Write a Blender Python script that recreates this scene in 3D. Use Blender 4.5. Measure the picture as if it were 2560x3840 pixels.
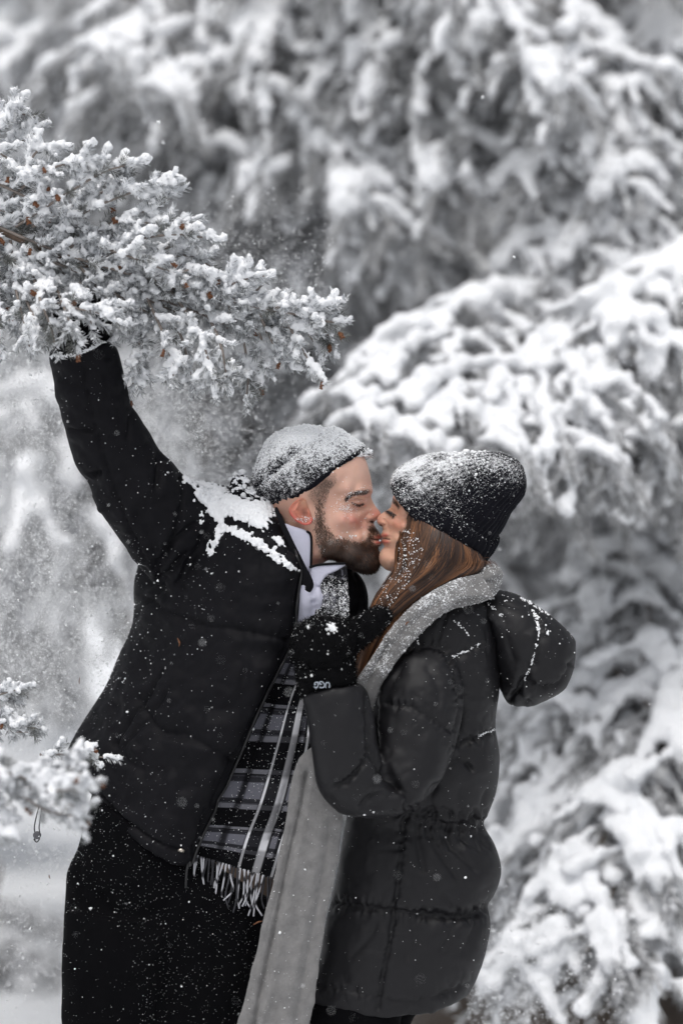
import bpy, math
import numpy as np
from mathutils import Matrix, Vector
from mathutils.bvhtree import BVHTree

sc = bpy.context.scene
for o in list(bpy.data.objects):
    bpy.data.objects.remove(o)
COLL = sc.collection

# ------------------------------------------------------------------ camera, world, sun, exposure
CAM_D, CAM_Z, PX = 4.25, 1.58, 1.8 / 3840.0      # couple stands 4.25 m away; PX = metres per photo pixel there
cam_data = bpy.data.cameras.new('camera')
cam_data.sensor_fit = 'VERTICAL'
cam_data.sensor_height = 36.0
cam_data.sensor_width = 24.0
cam_data.lens = 85.0
cam_data.clip_start = 0.1
cam_data.clip_end = 400.0
cam_data.dof.use_dof = True
cam_data.dof.focus_distance = CAM_D - 0.06
cam_data.dof.aperture_fstop = 1.65
cam = bpy.data.objects.new('camera', cam_data)
cam.location = (0.0, -CAM_D, CAM_Z)
cam.rotation_euler = (math.radians(90), 0, 0)
COLL.objects.link(cam)
sc.camera = cam

world = bpy.data.worlds.new('World')
sc.world = world
world.use_nodes = True
wn = world.node_tree.nodes
wl = world.node_tree.links
wn.clear()
sky = wn.new('ShaderNodeTexSky')
sky.sky_type = 'NISHITA'
sky.sun_disc = False
sky.sun_elevation = math.radians(66)
sky.sun_rotation = math.radians(200)
sky.air_density = 1.0
sky.dust_density = 4.0
hsv = wn.new('ShaderNodeHueSaturation')
hsv.inputs['Saturation'].default_value = 0.24      # overcast: a grey-white sky
bg = wn.new('ShaderNodeBackground')
bg.inputs['Strength'].default_value = 0.15
wo = wn.new('ShaderNodeOutputWorld')
wl.new(sky.outputs[0], hsv.inputs['Color'])
wl.new(hsv.outputs[0], bg.inputs[0])
wl.new(bg.outputs[0], wo.inputs[0])

sun_data = bpy.data.lights.new('sun', 'SUN')
sun_data.energy = 0.95
sun_data.angle = math.radians(40)
sun_data.color = (1.0, 0.985, 0.96)
sun = bpy.data.objects.new('sun', sun_data)
sun.rotation_euler = (math.radians(24), 0, math.radians(-20))
sun.location = (-3, -6, 9)
COLL.objects.link(sun)

sc.view_settings.view_transform = 'Standard'
sc.view_settings.look = 'None'
sc.view_settings.gamma = 1.0
sc.view_settings.use_curve_mapping = False
sc.view_settings.exposure = 0.12
sc.cycles.use_denoising = True
sc.cycles.max_bounces = 8
sc.cycles.diffuse_bounces = 6
sc.cycles.glossy_bounces = 2
sc.cycles.caustics_reflective = False
sc.cycles.caustics_refractive = False
sc.cycles.use_adaptive_sampling = True
sc.cycles.adaptive_threshold = 0.015

# ------------------------------------------------------------------ helpers
rng = np.random.default_rng(11)

def W(u, v, y=0.0):
    """a place at photo coordinates u,v (2560 x 3840) standing y metres behind the couple's plane"""
    u = np.asarray(u, float); v = np.asarray(v, float); y = np.asarray(y, float)
    f = (CAM_D + y) / CAM_D * PX
    return np.stack(np.broadcast_arrays((u - 1280) * f, y, CAM_Z + (1920 - v) * f), -1)

def UV(p):
    f = CAM_D / ((CAM_D + p[:, 1]) * PX)
    return 1280 + p[:, 0] * f, 1920 - (p[:, 2] - CAM_Z) * f

def _hash(ix, iy, iz):
    h = (ix * 374761393 + iy * 668265263 + iz * 1442695041) & 0xFFFFFFFF
    h = ((h ^ (h >> 13)) * 1274126177) & 0xFFFFFFFF
    return ((h ^ (h >> 16)) & 0xFFFF) / 65535.0

def vnoise(p):
    p = np.asarray(p, float)
    i = np.floor(p).astype(np.int64)
    f = p - i
    f = f * f * (3 - 2 * f)
    r = 0
    for dx in (0, 1):
        for dy in (0, 1):
            for dz in (0, 1):
                w = (f[:, 0] if dx else 1 - f[:, 0]) * (f[:, 1] if dy else 1 - f[:, 1]) * (f[:, 2] if dz else 1 - f[:, 2])
                r = r + w * _hash(i[:, 0] + dx, i[:, 1] + dy, i[:, 2] + dz)
    return r * 2 - 1

def fbm(p, oct=3):
    r = 0; a = 1.0
    p = np.asarray(p, float)
    for _ in range(oct):
        r = r + a * vnoise(p); p = p * 2.03 + 17.3; a *= 0.5
    return r

def sstep(a, b, x):
    t = np.clip((x - a) / (b - a), 0, 1)
    return t * t * (3 - 2 * t)

def crom(P, n, closed=False):
    """Catmull-Rom resample of control rows P (k,c) to n rows"""
    P = np.asarray(P, float); k = len(P)
    if closed:
        t = np.linspace(0, k, n, endpoint=False)
        i = np.floor(t).astype(int); f = (t - i)[:, None]
        g = lambda j: P[(i + j) % k]
    else:
        t = np.linspace(0, k - 1, n)
        i = np.minimum(np.floor(t).astype(int), k - 2); f = (t - i)[:, None]
        Q = np.vstack([2 * P[0] - P[1], P, 2 * P[-1] - P[-2]])
        g = lambda j: Q[i + j + 1]
    a, b, c, d = g(-1), g(0), g(1), g(2)
    return 0.5 * (2 * b + (c - a) * f + (2 * a - 5 * b + 4 * c - d) * f ** 2 + (3 * b - a - 3 * c + d) * f ** 3)

def mesh_data(name, V, F, cols=None, uv=None, attrs=None, smooth=True):
    """F: array (m,3)/(m,4) or list of such arrays"""
    if not isinstance(F, (list, tuple)):
        F = [F]
    F = [np.asarray(f, np.int32) for f in F if len(f)]
    me = bpy.data.meshes.new(name)
    V = np.asarray(V, np.float32)
    me.vertices.add(len(V)); me.vertices.foreach_set('co', V.ravel())
    nl = sum(f.size for f in F); nf = sum(len(f) for f in F)
    me.loops.add(nl); me.polygons.add(nf)
    li = np.concatenate([f.ravel() for f in F])
    tot = np.concatenate([np.full(len(f), f.shape[1], np.int32) for f in F])
    st = np.concatenate([[0], np.cumsum(tot)[:-1]]).astype(np.int32)
    me.loops.foreach_set('vertex_index', li)
    me.polygons.foreach_set('loop_start', st)
    me.polygons.foreach_set('loop_total', tot)
    me.polygons.foreach_set('use_smooth', np.full(nf, smooth, bool))
    me.update(calc_edges=True)
    if cols is not None:
        c = np.ones((len(V), 4), np.float32); c[:, :3] = cols
        a = me.color_attributes.new('Col', 'FLOAT_COLOR', 'POINT'); a.data.foreach_set('color', c.ravel())
    if uv is not None:
        l = me.uv_layers.new(name='UVMap')
        l.data.foreach_set('uv', np.asarray(uv, np.float32)[li].ravel())
    for k, v in (attrs or {}).items():
        a = me.attributes.new(k, 'FLOAT', 'POINT'); a.data.foreach_set('value', np.asarray(v, np.float32))
    return me

def link(name, me, mat=None, parent=None, **props):
    o = bpy.data.objects.new(name, me)
    COLL.objects.link(o)
    if mat is not None and me is not None and not len(me.materials):
        me.materials.append(mat)
    if parent is not None:
        o.parent = parent
        if parent.type == 'EMPTY':
            o.matrix_parent_inverse = Matrix.Translation(-Vector(parent.location))
    for k, v in props.items():
        o[k] = v
    return o

def empty(name, loc, **props):
    o = bpy.data.objects.new(name, None)
    o.location = loc
    o.empty_display_size = 0.1
    COLL.objects.link(o)
    for k, v in props.items():
        o[k] = v
    return o

def grid_faces(n, m, wrap=False):
    """n rows of m verts; wrap closes each row"""
    i = np.arange(n - 1)[:, None] * m
    j = np.arange(m if wrap else m - 1)[None, :]
    j2 = (j + 1) % m
    return np.stack([i + j, i + j2, i + m + j2, i + m + j], -1).reshape(-1, 4)

def outward(V, F):
    """flip all faces if the shell's signed volume is negative"""
    c = V.mean(0); vol = 0
    for f in F:
        a, b = V[f[:, 0]] - c, V[f[:, 1]] - c
        vol += np.einsum('ij,ij->i', a, np.cross(b, V[f[:, 2]] - c)).sum()
        if f.shape[1] == 4:
            vol += np.einsum('ij,ij->i', a, np.cross(V[f[:, 2]] - c, V[f[:, 3]] - c)).sum()
    return F if vol > 0 else [f[:, ::-1] for f in F]

def loft(secs, ns=80, nt=72, sq=2.3, caps=True):
    """tube of cross sections; each row: (lu,lv,ru,rv,y,front,back[,sag,turn]) in photo px (y, turn in metres)"""
    S = [list(s) + [0] * (9 - len(s)) for s in secs]
    S = crom(S, ns)
    th = np.linspace(0, 2 * np.pi, nt, endpoint=False)
    c, s = np.cos(th), np.sin(th)
    e = 2.0 / sq
    cx = np.sign(c) * np.abs(c) ** e; sx = np.sign(s) * np.abs(s) ** e
    L = W(S[:, 0], S[:, 1], S[:, 4] - S[:, 8]); R = W(S[:, 2], S[:, 3], S[:, 4] + S[:, 8])
    C = (L + R) / 2; A = (R - L) / 2
    V = C[:, None, :] + A[:, None, :] * cx[None, :, None]
    dep = np.where(sx[None, :] > 0, -S[:, 5:6], S[:, 6:7]) * np.abs(sx)[None, :] * PX
    V[:, :, 1] += dep
    V[:, :, 2] -= S[:, 7:8] * PX * (1 - cx[None, :] ** 2)
    n, m = ns, nt
    V = V.reshape(-1, 3)
    F = [grid_faces(n, m, True)]
    if caps:
        V = np.vstack([V, V[:m].mean(0), V[(n - 1) * m:n * m].mean(0)])
        j = np.arange(m)
        F.append(np.stack([(j + 1) % m, j, np.full(m, n * m)], -1))
        F.append(np.stack([(n - 1) * m + j, (n - 1) * m + (j + 1) % m, np.full(m, n * m + 1)], -1))
    t = np.repeat(np.linspace(0, 1, n), m); a = np.tile(cx, n) * 0.5 + 0.5
    uv = np.stack([a, t], -1)
    if caps:
        uv = np.vstack([uv, [[.5, 0], [.5, 1]]])
    return V, outward(V, F), uv

def join(parts):
    Vs, Fs, off = [], {}, 0
    for p in parts:
        V, F = p[0], p[1]
        Vs.append(V)
        for f in (F if isinstance(F, (list, tuple)) else [F]):
            if len(f):
                Fs.setdefault(f.shape[1], []).append(np.asarray(f) + off)
        off += len(V)
    return np.vstack(Vs), [np.vstack(v) for v in Fs.values()]

def remesh(V, F, voxel, smooth=3):
    """one continuous surface from overlapping closed shells"""
    me = mesh_data('tmp', V, F)
    o = bpy.data.objects.new('tmp', me); COLL.objects.link(o)
    m = o.modifiers.new('r', 'REMESH'); m.mode = 'VOXEL'; m.voxel_size = voxel
    if smooth:
        s = o.modifiers.new('s', 'SMOOTH'); s.factor = 0.5; s.iterations = smooth
    dg = bpy.context.evaluated_depsgraph_get()
    ev = o.evaluated_get(dg)
    m2 = bpy.data.meshes.new_from_object(ev)
    V2, F2 = read(m2)
    bpy.data.objects.remove(o); bpy.data.meshes.remove(me); bpy.data.meshes.remove(m2)
    return V2, F2

def read(me):
    V = np.zeros(len(me.vertices) * 3, np.float32); me.vertices.foreach_get('co', V)
    nf = len(me.polygons)
    tot = np.zeros(nf, np.int32); me.polygons.foreach_get('loop_total', tot)
    st = np.zeros(nf, np.int32); me.polygons.foreach_get('loop_start', st)
    li = np.zeros(len(me.loops), np.int32); me.loops.foreach_get('vertex_index', li)
    F = []
    for k in (3, 4):
        s = st[tot == k]
        if len(s):
            F.append(li[s[:, None] + np.arange(k)])
    return V.reshape(-1, 3).astype(float), F

def normals(V, F):
    N = np.zeros_like(V)
    for f in F:
        a = np.cross(V[f[:, 2]] - V[f[:, 0]], V[f[:, -1]] - V[f[:, 1]])
        for k in range(f.shape[1]):
            np.add.at(N, f[:, k], a)
    return N / (np.linalg.norm(N, axis=1, keepdims=True) + 1e-12)

def seg_dist(u, v, line):
    """distance to a polyline and the running length at the nearest point"""
    P = np.asarray(line, float)
    best = np.full(len(u), 1e9); run = np.zeros(len(u)); side = np.zeros(len(u)); acc = 0
    for a, b in zip(P[:-1], P[1:]):
        d = b - a; L = np.hypot(*d)
        t = np.clip(((u - a[0]) * d[0] + (v - a[1]) * d[1]) / (L * L + 1e-9), 0, 1)
        q = np.hypot(u - a[0] - t * d[0], v - a[1] - t * d[1])
        m = q < best
        best = np.where(m, q, best); run = np.where(m, acc + t * L, run)
        side = np.where(m, np.sign((u - a[0]) * d[1] - (v - a[1]) * d[0]), side)
        acc += L
    return best, run, side

def curve(pts, n=24):
    return crom(pts, n)

def carve(V, F, lines, puff=None, wrinkle=0.0, front=True, noise=(0, 1)):
    """press seams and folds (photo-plane polylines: pts, depth px, width px[, wrinkle]) into the near side"""
    N = normals(V, F)
    u, v = UV(V)
    w = sstep(0.0, 0.35, -N[:, 1])
    d = np.zeros(len(V))
    for ln in lines:
        pts, dep, wid = ln[:3]
        wr = ln[3] if len(ln) > 3 else wrinkle
        q, run, side = seg_dist(u, v, curve(pts, 30))
        L = np.sum(np.hypot(*np.diff(np.asarray(pts, float), axis=0).T))
        fade = sstep(-1, min(40, L * .25), run) * sstep(-1, min(40, L * .25), L - run) if dep > 0 and len(ln) > 4 else 1
        d -= dep * np.exp(-(q / wid) ** 1.3) * fade
        if wr:
            ph = vnoise(np.stack([run / 12.0, side * 3.0, np.full(len(u), len(pts) + wid)], -1))
            d += 1.4 * wr * ph * np.exp(-((q - wid * 1.1) / (wid * 1.6)) ** 2)
    if noise[0]:
        d += noise[0] * fbm(np.stack([u / noise[1], v / noise[1], V[:, 1] * 8], -1), 3)
    return V + N * (d * w * PX)[:, None]

def bvh(V, F):
    polys = []
    for f in F:
        polys += f.tolist()
    return BVHTree.FromPolygons([tuple(p) for p in V.tolist()], polys)

CAMO = Vector((0, -CAM_D, CAM_Z))

def drop(tree, u, v, lift=0.0):
    """the surface point standing at photo place u,v and its normal"""
    p = Vector(W(u, v, 0.0).tolist())
    h = tree.ray_cast(CAMO, (p - CAMO).normalized())
    if h[0] is None:
        return None, None
    n = h[1]
    if n.y > 0:
        n = -n
    return np.array(h[0] + n * lift), np.array(n)

# small solids
def ico(sub):
    import bmesh
    b = bmesh.new(); bmesh.ops.create_icosphere(b, subdivisions=sub, radius=1)
    V = np.array([x.co[:] for x in b.verts]); F = np.array([[q.index for q in f.verts] for f in b.faces]); b.free()
    return V, F
ICO = {k: ico(k) for k in (1, 2, 3)}
OCT = (np.array([[1, 0, 0], [-1, 0, 0], [0, 1, 0], [0, -1, 0], [0, 0, 1], [0, 0, -1]], float),
       np.array([[0, 2, 4], [2, 1, 4], [1, 3, 4], [3, 0, 4], [2, 0, 5], [1, 2, 5], [3, 1, 5], [0, 3, 5]]))

def rand_rot(n):
    q = rng.normal(size=(n, 4)); q /= np.linalg.norm(q, axis=1, keepdims=True)
    a, b, c, d = q.T
    return np.stack([1 - 2 * (c * c + d * d), 2 * (b * c - a * d), 2 * (b * d + a * c), 2 * (b * c + a * d), 1 - 2 * (b * b + d * d), 2 * (c * d - a * b),
                     2 * (b * d - a * c), 2 * (c * d + a * b), 1 - 2 * (b * b + c * c)], -1).reshape(n, 3, 3)

def blobs(C, R, base=None, rough=0.25, squash=None, freq=1.7, nrm=None):
    """many small lumps: centres C, radii R (n) or (n,3)"""
    B = OCT if base is None else base
    n = len(C); R = np.asarray(R, float)
    if R.ndim == 1:
        R = np.repeat(R[:, None], 3, 1)
        R = R * rng.uniform(1 - rough, 1 + rough, (n, 3))
    P = B[0][None] * np.ones((n, 1, 1))
    if len(B[0]) > 12:
        q = (P * freq + rng.uniform(0, 90, (n, 1, 3))).reshape(-1, 3)
        P = P * (1 + rough * fbm(q, 2)).reshape(n, -1, 1)
        P = P * R[:, None, :]
    else:
        P = np.einsum('nij,nkj->nki', rand_rot(n), P * R[:, None, :])
    V = (P + np.asarray(C)[:, None, :]).reshape(-1, 3)
    F = (B[1][None] + (np.arange(n) * len(B[0]))[:, None, None]).reshape(-1, B[1].shape[1])
    return V, F

def spindles(A, B, r, sides=4, mid=0.45):
    """double cones from A to B with radius r at mid"""
    n = len(A); A = np.asarray(A, float); B = np.asarray(B, float)
    d = B - A; L = np.linalg.norm(d, axis=1, keepdims=True) + 1e-9; d = d / L
    ref = np.where(np.abs(d[:, 2:3]) > 0.9, [[1.0, 0, 0]], [[0, 0, 1.0]])
    x = np.cross(d, ref); x /= np.linalg.norm(x, axis=1, keepdims=True) + 1e-9
    y = np.cross(d, x)
    r = np.broadcast_to(np.asarray(r, float), (n,))
    a = np.arange(sides) * 2 * np.pi / sides
    ring = A[:, None] + (d * L)[:, None] * mid + r[:, None, None] * (np.cos(a)[None, :, None] * x[:, None] + np.sin(a)[None, :, None] * y[:, None])
    V = np.concatenate([A[:, None], ring, B[:, None]], 1).reshape(-1, 3)
    k = np.arange(sides); k2 = (k + 1) % sides
    f = np.concatenate([np.stack([np.zeros(sides, int), 1 + k2, 1 + k], -1), np.stack([1 + k, 1 + k2, np.full(sides, sides + 1)], -1)])
    F = (f[None] + (np.arange(n) * (sides + 2))[:, None, None]).reshape(-1, 3)
    return V, F

TET = (np.array([[1, 1, 1], [1, -1, -1], [-1, 1, -1], [-1, -1, 1]], float) * .8, np.array([[0, 1, 2], [0, 3, 1], [0, 2, 3], [1, 3, 2]]))

def spikes(A, B, r, sides=3):
    """open cones from A to the point B"""
    n = len(A); d = B - A; d = d / (np.linalg.norm(d, axis=1, keepdims=True) + 1e-9)
    ref = np.where(np.abs(d[:, 2:3]) > 0.9, [[1.0, 0, 0]], [[0, 0, 1.0]])
    x = np.cross(d, ref); x /= np.linalg.norm(x, axis=1, keepdims=True) + 1e-9
    y = np.cross(d, x); a = np.arange(sides) * 2 * np.pi / sides
    ring = A[:, None] + np.asarray(r)[:, None, None] * (np.cos(a)[None, :, None] * x[:, None] + np.sin(a)[None, :, None] * y[:, None])
    V = np.concatenate([ring, B[:, None]], 1).reshape(-1, 3)
    k = np.arange(sides); f = np.stack([k, (k + 1) % sides, np.full(sides, sides)], -1)
    return V, (f[None] + (np.arange(n) * (sides + 1))[:, None, None]).reshape(-1, 3)

def tube(P, r, sides=8, n=None, closed_ends=True):
    P = np.asarray(P, float)
    if n:
        P = crom(P, n)
    k = len(P)
    r = np.broadcast_to(np.asarray(r, float), (k,)) if np.ndim(r) == 0 or len(r) == k else np.interp(np.linspace(0, 1, k), np.linspace(0, 1, len(r)), r)
    d = np.gradient(P, axis=0); d /= np.linalg.norm(d, axis=1, keepdims=True) + 1e-9
    ref = np.array([0, 1.0, 0]) if abs(d[:, 1]).mean() < 0.8 else np.array([1.0, 0, 0])
    x = np.cross(d, ref); x /= np.linalg.norm(x, axis=1, keepdims=True) + 1e-9
    y = np.cross(d, x)
    a = np.arange(sides) * 2 * np.pi / sides
    V = (P[:, None] + r[:, None, None] * (np.cos(a)[None, :, None] * x[:, None] + np.sin(a)[None, :, None] * y[:, None])).reshape(-1, 3)
    F = [grid_faces(k, sides, True)]
    V = np.vstack([V, P[0], P[-1]])
    j = np.arange(sides)
    F.append(np.stack([(j + 1) % sides, j, np.full(sides, k * sides)], -1))
    F.append(np.stack([(k - 1) * sides + j, (k - 1) * sides + (j + 1) % sides, np.full(sides, k * sides + 1)], -1))
    return V, F

def ribbons(P, Nrm, w, cols=None):
    """hair: P (n,s,3) paths, Nrm (n,3) outward, w root width"""
    n, s, _ = P.shape
    d = np.gradient(P, axis=1)
    x = np.cross(d, np.broadcast_to(Nrm[:, None, :], d.shape)); x /= np.linalg.norm(x, axis=2, keepdims=True) + 1e-9
    tp = np.sqrt(np.clip(1 - np.linspace(0, 1, s) ** 2, 0.02, 1))[None, :, None]
    w = np.broadcast_to(np.asarray(w, float), (n,))[:, None, None] * tp * 0.5
    V = np.stack([P - x * w, P + x * w], 2).reshape(-1, 3)
    k = np.arange(s - 1) * 2
    f = np.stack([k, k + 1, k + 3, k + 2], -1)
    F = (f[None] + (np.arange(n) * s * 2)[:, None, None]).reshape(-1, 4)
    C = None if cols is None else np.repeat(cols, s * 2, 0)
    return V, F, C

def sample_faces(V, F, n, weight=None):
    """n random points on a mesh: points, normals; weight(point array, normal array) per face"""
    T = []
    for f in F:
        T.append(f[:, [0, 1, 2]])
        if f.shape[1] == 4:
            T.append(f[:, [0, 2, 3]])
    T = np.vstack(T)
    a, b, c = V[T[:, 0]], V[T[:, 1]], V[T[:, 2]]
    cr = np.cross(b - a, c - a); ar = np.linalg.norm(cr, axis=1); N = cr / (ar[:, None] + 1e-15)
    p = ar
    if weight is not None:
        p = p * weight((a + b + c) / 3, N)
    if p.sum() <= 0:
        return np.zeros((0, 3)), np.zeros((0, 3))
    i = rng.choice(len(T), n, p=p / p.sum())
    r1 = np.sqrt(rng.random(n))[:, None]; r2 = rng.random(n)[:, None]
    return (1 - r1) * a[i] + r1 * (1 - r2) * b[i] + r1 * r2 * c[i], N[i]

def in_poly(u, v, P):
    P = np.asarray(P, float); r = np.zeros(len(u), bool); j = len(P) - 1
    for i in range(len(P)):
        c = ((P[i, 1] > v) != (P[j, 1] > v)) & (u < (P[j, 0] - P[i, 0]) * (v - P[i, 1]) / (P[j, 1] - P[i, 1] + 1e-12) + P[i, 0])
        r ^= c; j = i
    return r

# ------------------------------------------------------------------ materials
def nt(name):
    m = bpy.data.materials.new(name); m.use_nodes = True
    t = m.node_tree; t.nodes.clear()
    out = t.nodes.new('ShaderNodeOutputMaterial'); b = t.nodes.new('ShaderNodeBsdfPrincipled')
    t.links.new(b.outputs[0], out.inputs[0])
    return m, t, b

def noise_node(t, scale, detail=3, rough=0.55, obj=True, stretch=None):
    tc = t.nodes.new('ShaderNodeTexCoord')
    n = t.nodes.new('ShaderNodeTexNoise'); n.inputs['Scale'].default_value = scale
    n.inputs['Detail'].default_value = detail; n.inputs['Roughness'].default_value = rough
    if stretch is not None:
        mp = t.nodes.new('ShaderNodeMapping'); mp.inputs['Scale'].default_value = stretch
        t.links.new(tc.outputs['Object'], mp.inputs[0]); t.links.new(mp.outputs[0], n.inputs[0])
    else:
        t.links.new(tc.outputs['Object'], n.inputs[0])
    return n

def mixc(t, fac, a, b):
    m = t.nodes.new('ShaderNodeMix'); m.data_type = 'RGBA'
    for val, s in ((fac, m.inputs[0]), (a, m.inputs[6]), (b, m.inputs[7])):
        if hasattr(val, 'is_linked') or hasattr(val, 'links'):
            t.links.new(val, s)
        elif isinstance(val, (tuple, list)):
            s.default_value = (*val, 1)
        else:
            s.default_value = val
    return m.outputs[2]

def ramp(t, src, a, b, smooth=True):
    m = t.nodes.new('ShaderNodeMapRange'); m.interpolation_type = 'SMOOTHSTEP' if smooth else 'LINEAR'
    m.inputs[1].default_value = a; m.inputs[2].default_value = b
    t.links.new(src, m.inputs[0])
    return m.outputs[0]

def math_(t, op, a, b=0.0):
    m = t.nodes.new('ShaderNodeMath'); m.operation = op
    for val, s in ((a, m.inputs[0]), (b, m.inputs[1])):
        if hasattr(val, 'links'):
            t.links.new(val, s)
        else:
            s.default_value = val
    return m.outputs[0]

def bump(t, b, height, strength=0.3, dist=0.002):
    n = t.nodes.new('ShaderNodeBump'); n.inputs['Strength'].default_value = strength; n.inputs['Distance'].default_value = dist
    t.links.new(height, n.inputs['Height']); t.links.new(n.outputs[0], b.inputs['Normal'])
    return n

def attr(t, name, color=False):
    a = t.nodes.new('ShaderNodeAttribute'); a.attribute_name = name
    return a.outputs['Color' if color else 'Fac']

def snow_mix(t, b, base, scale=560.0, scale2=170.0, hard=0.10):
    """powder snow caught in the cloth where the 'snow' attribute is high; breaks up grain by grain"""
    n1 = noise_node(t, scale, 2, 0.6); n2 = noise_node(t, scale2, 3, 0.6)
    g = math_(t, 'ADD', math_(t, 'MULTIPLY', n1.outputs[0], 0.6), math_(t, 'MULTIPLY', n2.outputs[0], 0.4))
    thr = math_(t, 'SUBTRACT', 0.80, math_(t, 'MULTIPLY', attr(t, 'snow'), 0.55))
    f = math_(t, 'SUBTRACT', g, thr)
    fac = ramp(t, f, 0.0, hard)
    t.links.new(mixc(t, fac, base, (0.80, 0.81, 0.83)), b.inputs['Base Color'])
    return fac

def cloth_mat(name, col, rough=0.8, spec=0.3, weave=900.0, wave=0.15, wrinkle=(14.0, 0.25, 0.004), sheen=0.0, snow=True, var=0.25, hard=0.10):
    m, t, b = nt(name)
    n = noise_node(t, 60, 4)
    c = mixc(t, n.outputs[0], tuple(x * (1 - var) for x in col), tuple(x * (1 + var) for x in col))
    if snow:
        snow_mix(t, b, c, hard=hard)
    else:
        t.links.new(c, b.inputs['Base Color'])
    b.inputs['Roughness'].default_value = rough
    b.inputs['Specular IOR Level'].default_value = spec
    if sheen:
        b.inputs['Sheen Weight'].default_value = sheen
        b.inputs['Sheen Roughness'].default_value = 0.5
    w = noise_node(t, weave, 2); k = noise_node(t, wrinkle[0], 4, 0.5)
    h = math_(t, 'ADD', math_(t, 'MULTIPLY', w.outputs[0], wave), k.outputs[0])
    bump(t, b, h, wrinkle[1], wrinkle[2])
    return m

M = {}
m, t, b = nt('snow'); n = noise_node(t, 60, 4, 0.65); n2 = noise_node(t, 420, 2, 0.6)
t.links.new(mixc(t, n.outputs[0], (0.80, 0.815, 0.84), (0.88, 0.885, 0.895)), b.inputs['Base Color'])
b.inputs['Roughness'].default_value = 0.75; b.inputs['Specular IOR Level'].default_value = 0.25
bump(t, b, math_(t, 'ADD', n.outputs[0], math_(t, 'MULTIPLY', n2.outputs[0], 0.35)), 0.6, 0.006)
M['snow'] = m
m, t, b = nt('flake'); b.inputs['Base Color'].default_value = (0.88, 0.89, 0.9, 1); b.inputs['Roughness'].default_value = 0.6
b.inputs['Transmission Weight'].default_value = 0.0
M['flake'] = m
m, t, b = nt('needles'); t.links.new(attr(t, 'Col', True), b.inputs['Base Color']); b.inputs['Roughness'].default_value = 0.65
M['needle'] = m
m, t, b = nt('bark'); n = noise_node(t, 30, 5, 0.7, stretch=(1, 1, .25))
t.links.new(mixc(t, n.outputs[0], (0.035, 0.025, 0.02), (0.16, 0.11, 0.08)), b.inputs['Base Color']); b.inputs['Roughness'].default_value = 0.9
bump(t, b, n.outputs[0], 0.9, 0.02); M['bark'] = m
m, t, b = nt('ground'); n = noise_node(t, 0.9, 5, 0.6); n2 = noise_node(t, 40, 4, 0.7)
geo = t.nodes.new('ShaderNodeNewGeometry')
lit = mixc(t, n2.outputs[0], (0.05, 0.035, 0.025), (0.20, 0.16, 0.13))
f = math_(t, 'ADD', math_(t, 'MULTIPLY', attr(t, 'bare'), 1.1), math_(t, 'MULTIPLY', math_(t, 'SUBTRACT', n2.outputs[0], 0.5), 1.2))
t.links.new(mixc(t, ramp(t, f, 0.45, 0.7), mixc(t, n.outputs[0], (0.78, 0.80, 0.83), (0.87, 0.88, 0.89)), lit), b.inputs['Base Color'])
b.inputs['Roughness'].default_value = 0.8; bump(t, b, n2.outputs[0], 0.5, 0.02); M['ground'] = m

M['shell'] = cloth_mat('black_shell', (0.0048, 0.0047, 0.0062), 0.64, 0.11, 700, 0.05, (9.0, 0.35, 0.010))
M['puffer'] = cloth_mat('black_nylon', (0.0074, 0.0071, 0.0085), 0.52, 0.27, 900, 0.02, (22.0, 0.16, 0.005))
M['trousers'] = cloth_mat('black_cotton', (0.0026, 0.0026, 0.0032), 0.9, 0.05, 600, 0.1, (8.0, 0.3, 0.01))
M['knit'] = cloth_mat('black_knit', (0.006, 0.006, 0.009), 0.95, 0.1, 420, 0.5, (60.0, 0.6, 0.004), sheen=0.03, hard=0.20)
M['fur'] = cloth_mat('black_fur', (0.0035, 0.0035, 0.004), 0.95, 0.1, 420, 0.5, (60.0, 0.5, 0.004))
M['fleece'] = cloth_mat('white_fleece', (0.58, 0.58, 0.69), 0.95, 0.1, 500, 0.6, (30.0, 0.4, 0.004), sheen=0.2, var=0.06)
M['wool'] = cloth_mat('grey_wool', (0.185, 0.181, 0.179), 0.95, 0.1, 500, 0.5, (220.0, 0.5, 0.003), sheen=0.15, var=0.35)
m, t, b = nt('zip'); b.inputs['Base Color'].default_value = (0.008, 0.008, 0.009, 1); b.inputs['Roughness'].default_value = 0.35; M['zip'] = m
m, t, b = nt('metal'); b.inputs['Base Color'].default_value = (0.55, 0.50, 0.43, 1); b.inputs['Roughness'].default_value = 0.35; b.inputs['Metallic'].default_value = 0.8; M['metal'] = m
m, t, b = nt('clear_plastic'); b.inputs['Base Color'].default_value = (0.09, 0.09, 0.10, 1); b.inputs['Roughness'].default_value = 0.2; M['plastic'] = m
m, t, b = nt('print'); b.inputs['Base Color'].default_value = (0.50, 0.55, 0.62, 1); b.inputs['Roughness'].default_value = 0.7; M['print'] = m
m, t, b = nt('rust'); n = noise_node(t, 300, 3); t.links.new(mixc(t, n.outputs[0], (0.07, 0.026, 0.012), (0.24, 0.095, 0.035)), b.inputs['Base Color']); b.inputs['Roughness'].default_value = 0.7; M['rust'] = m
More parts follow.
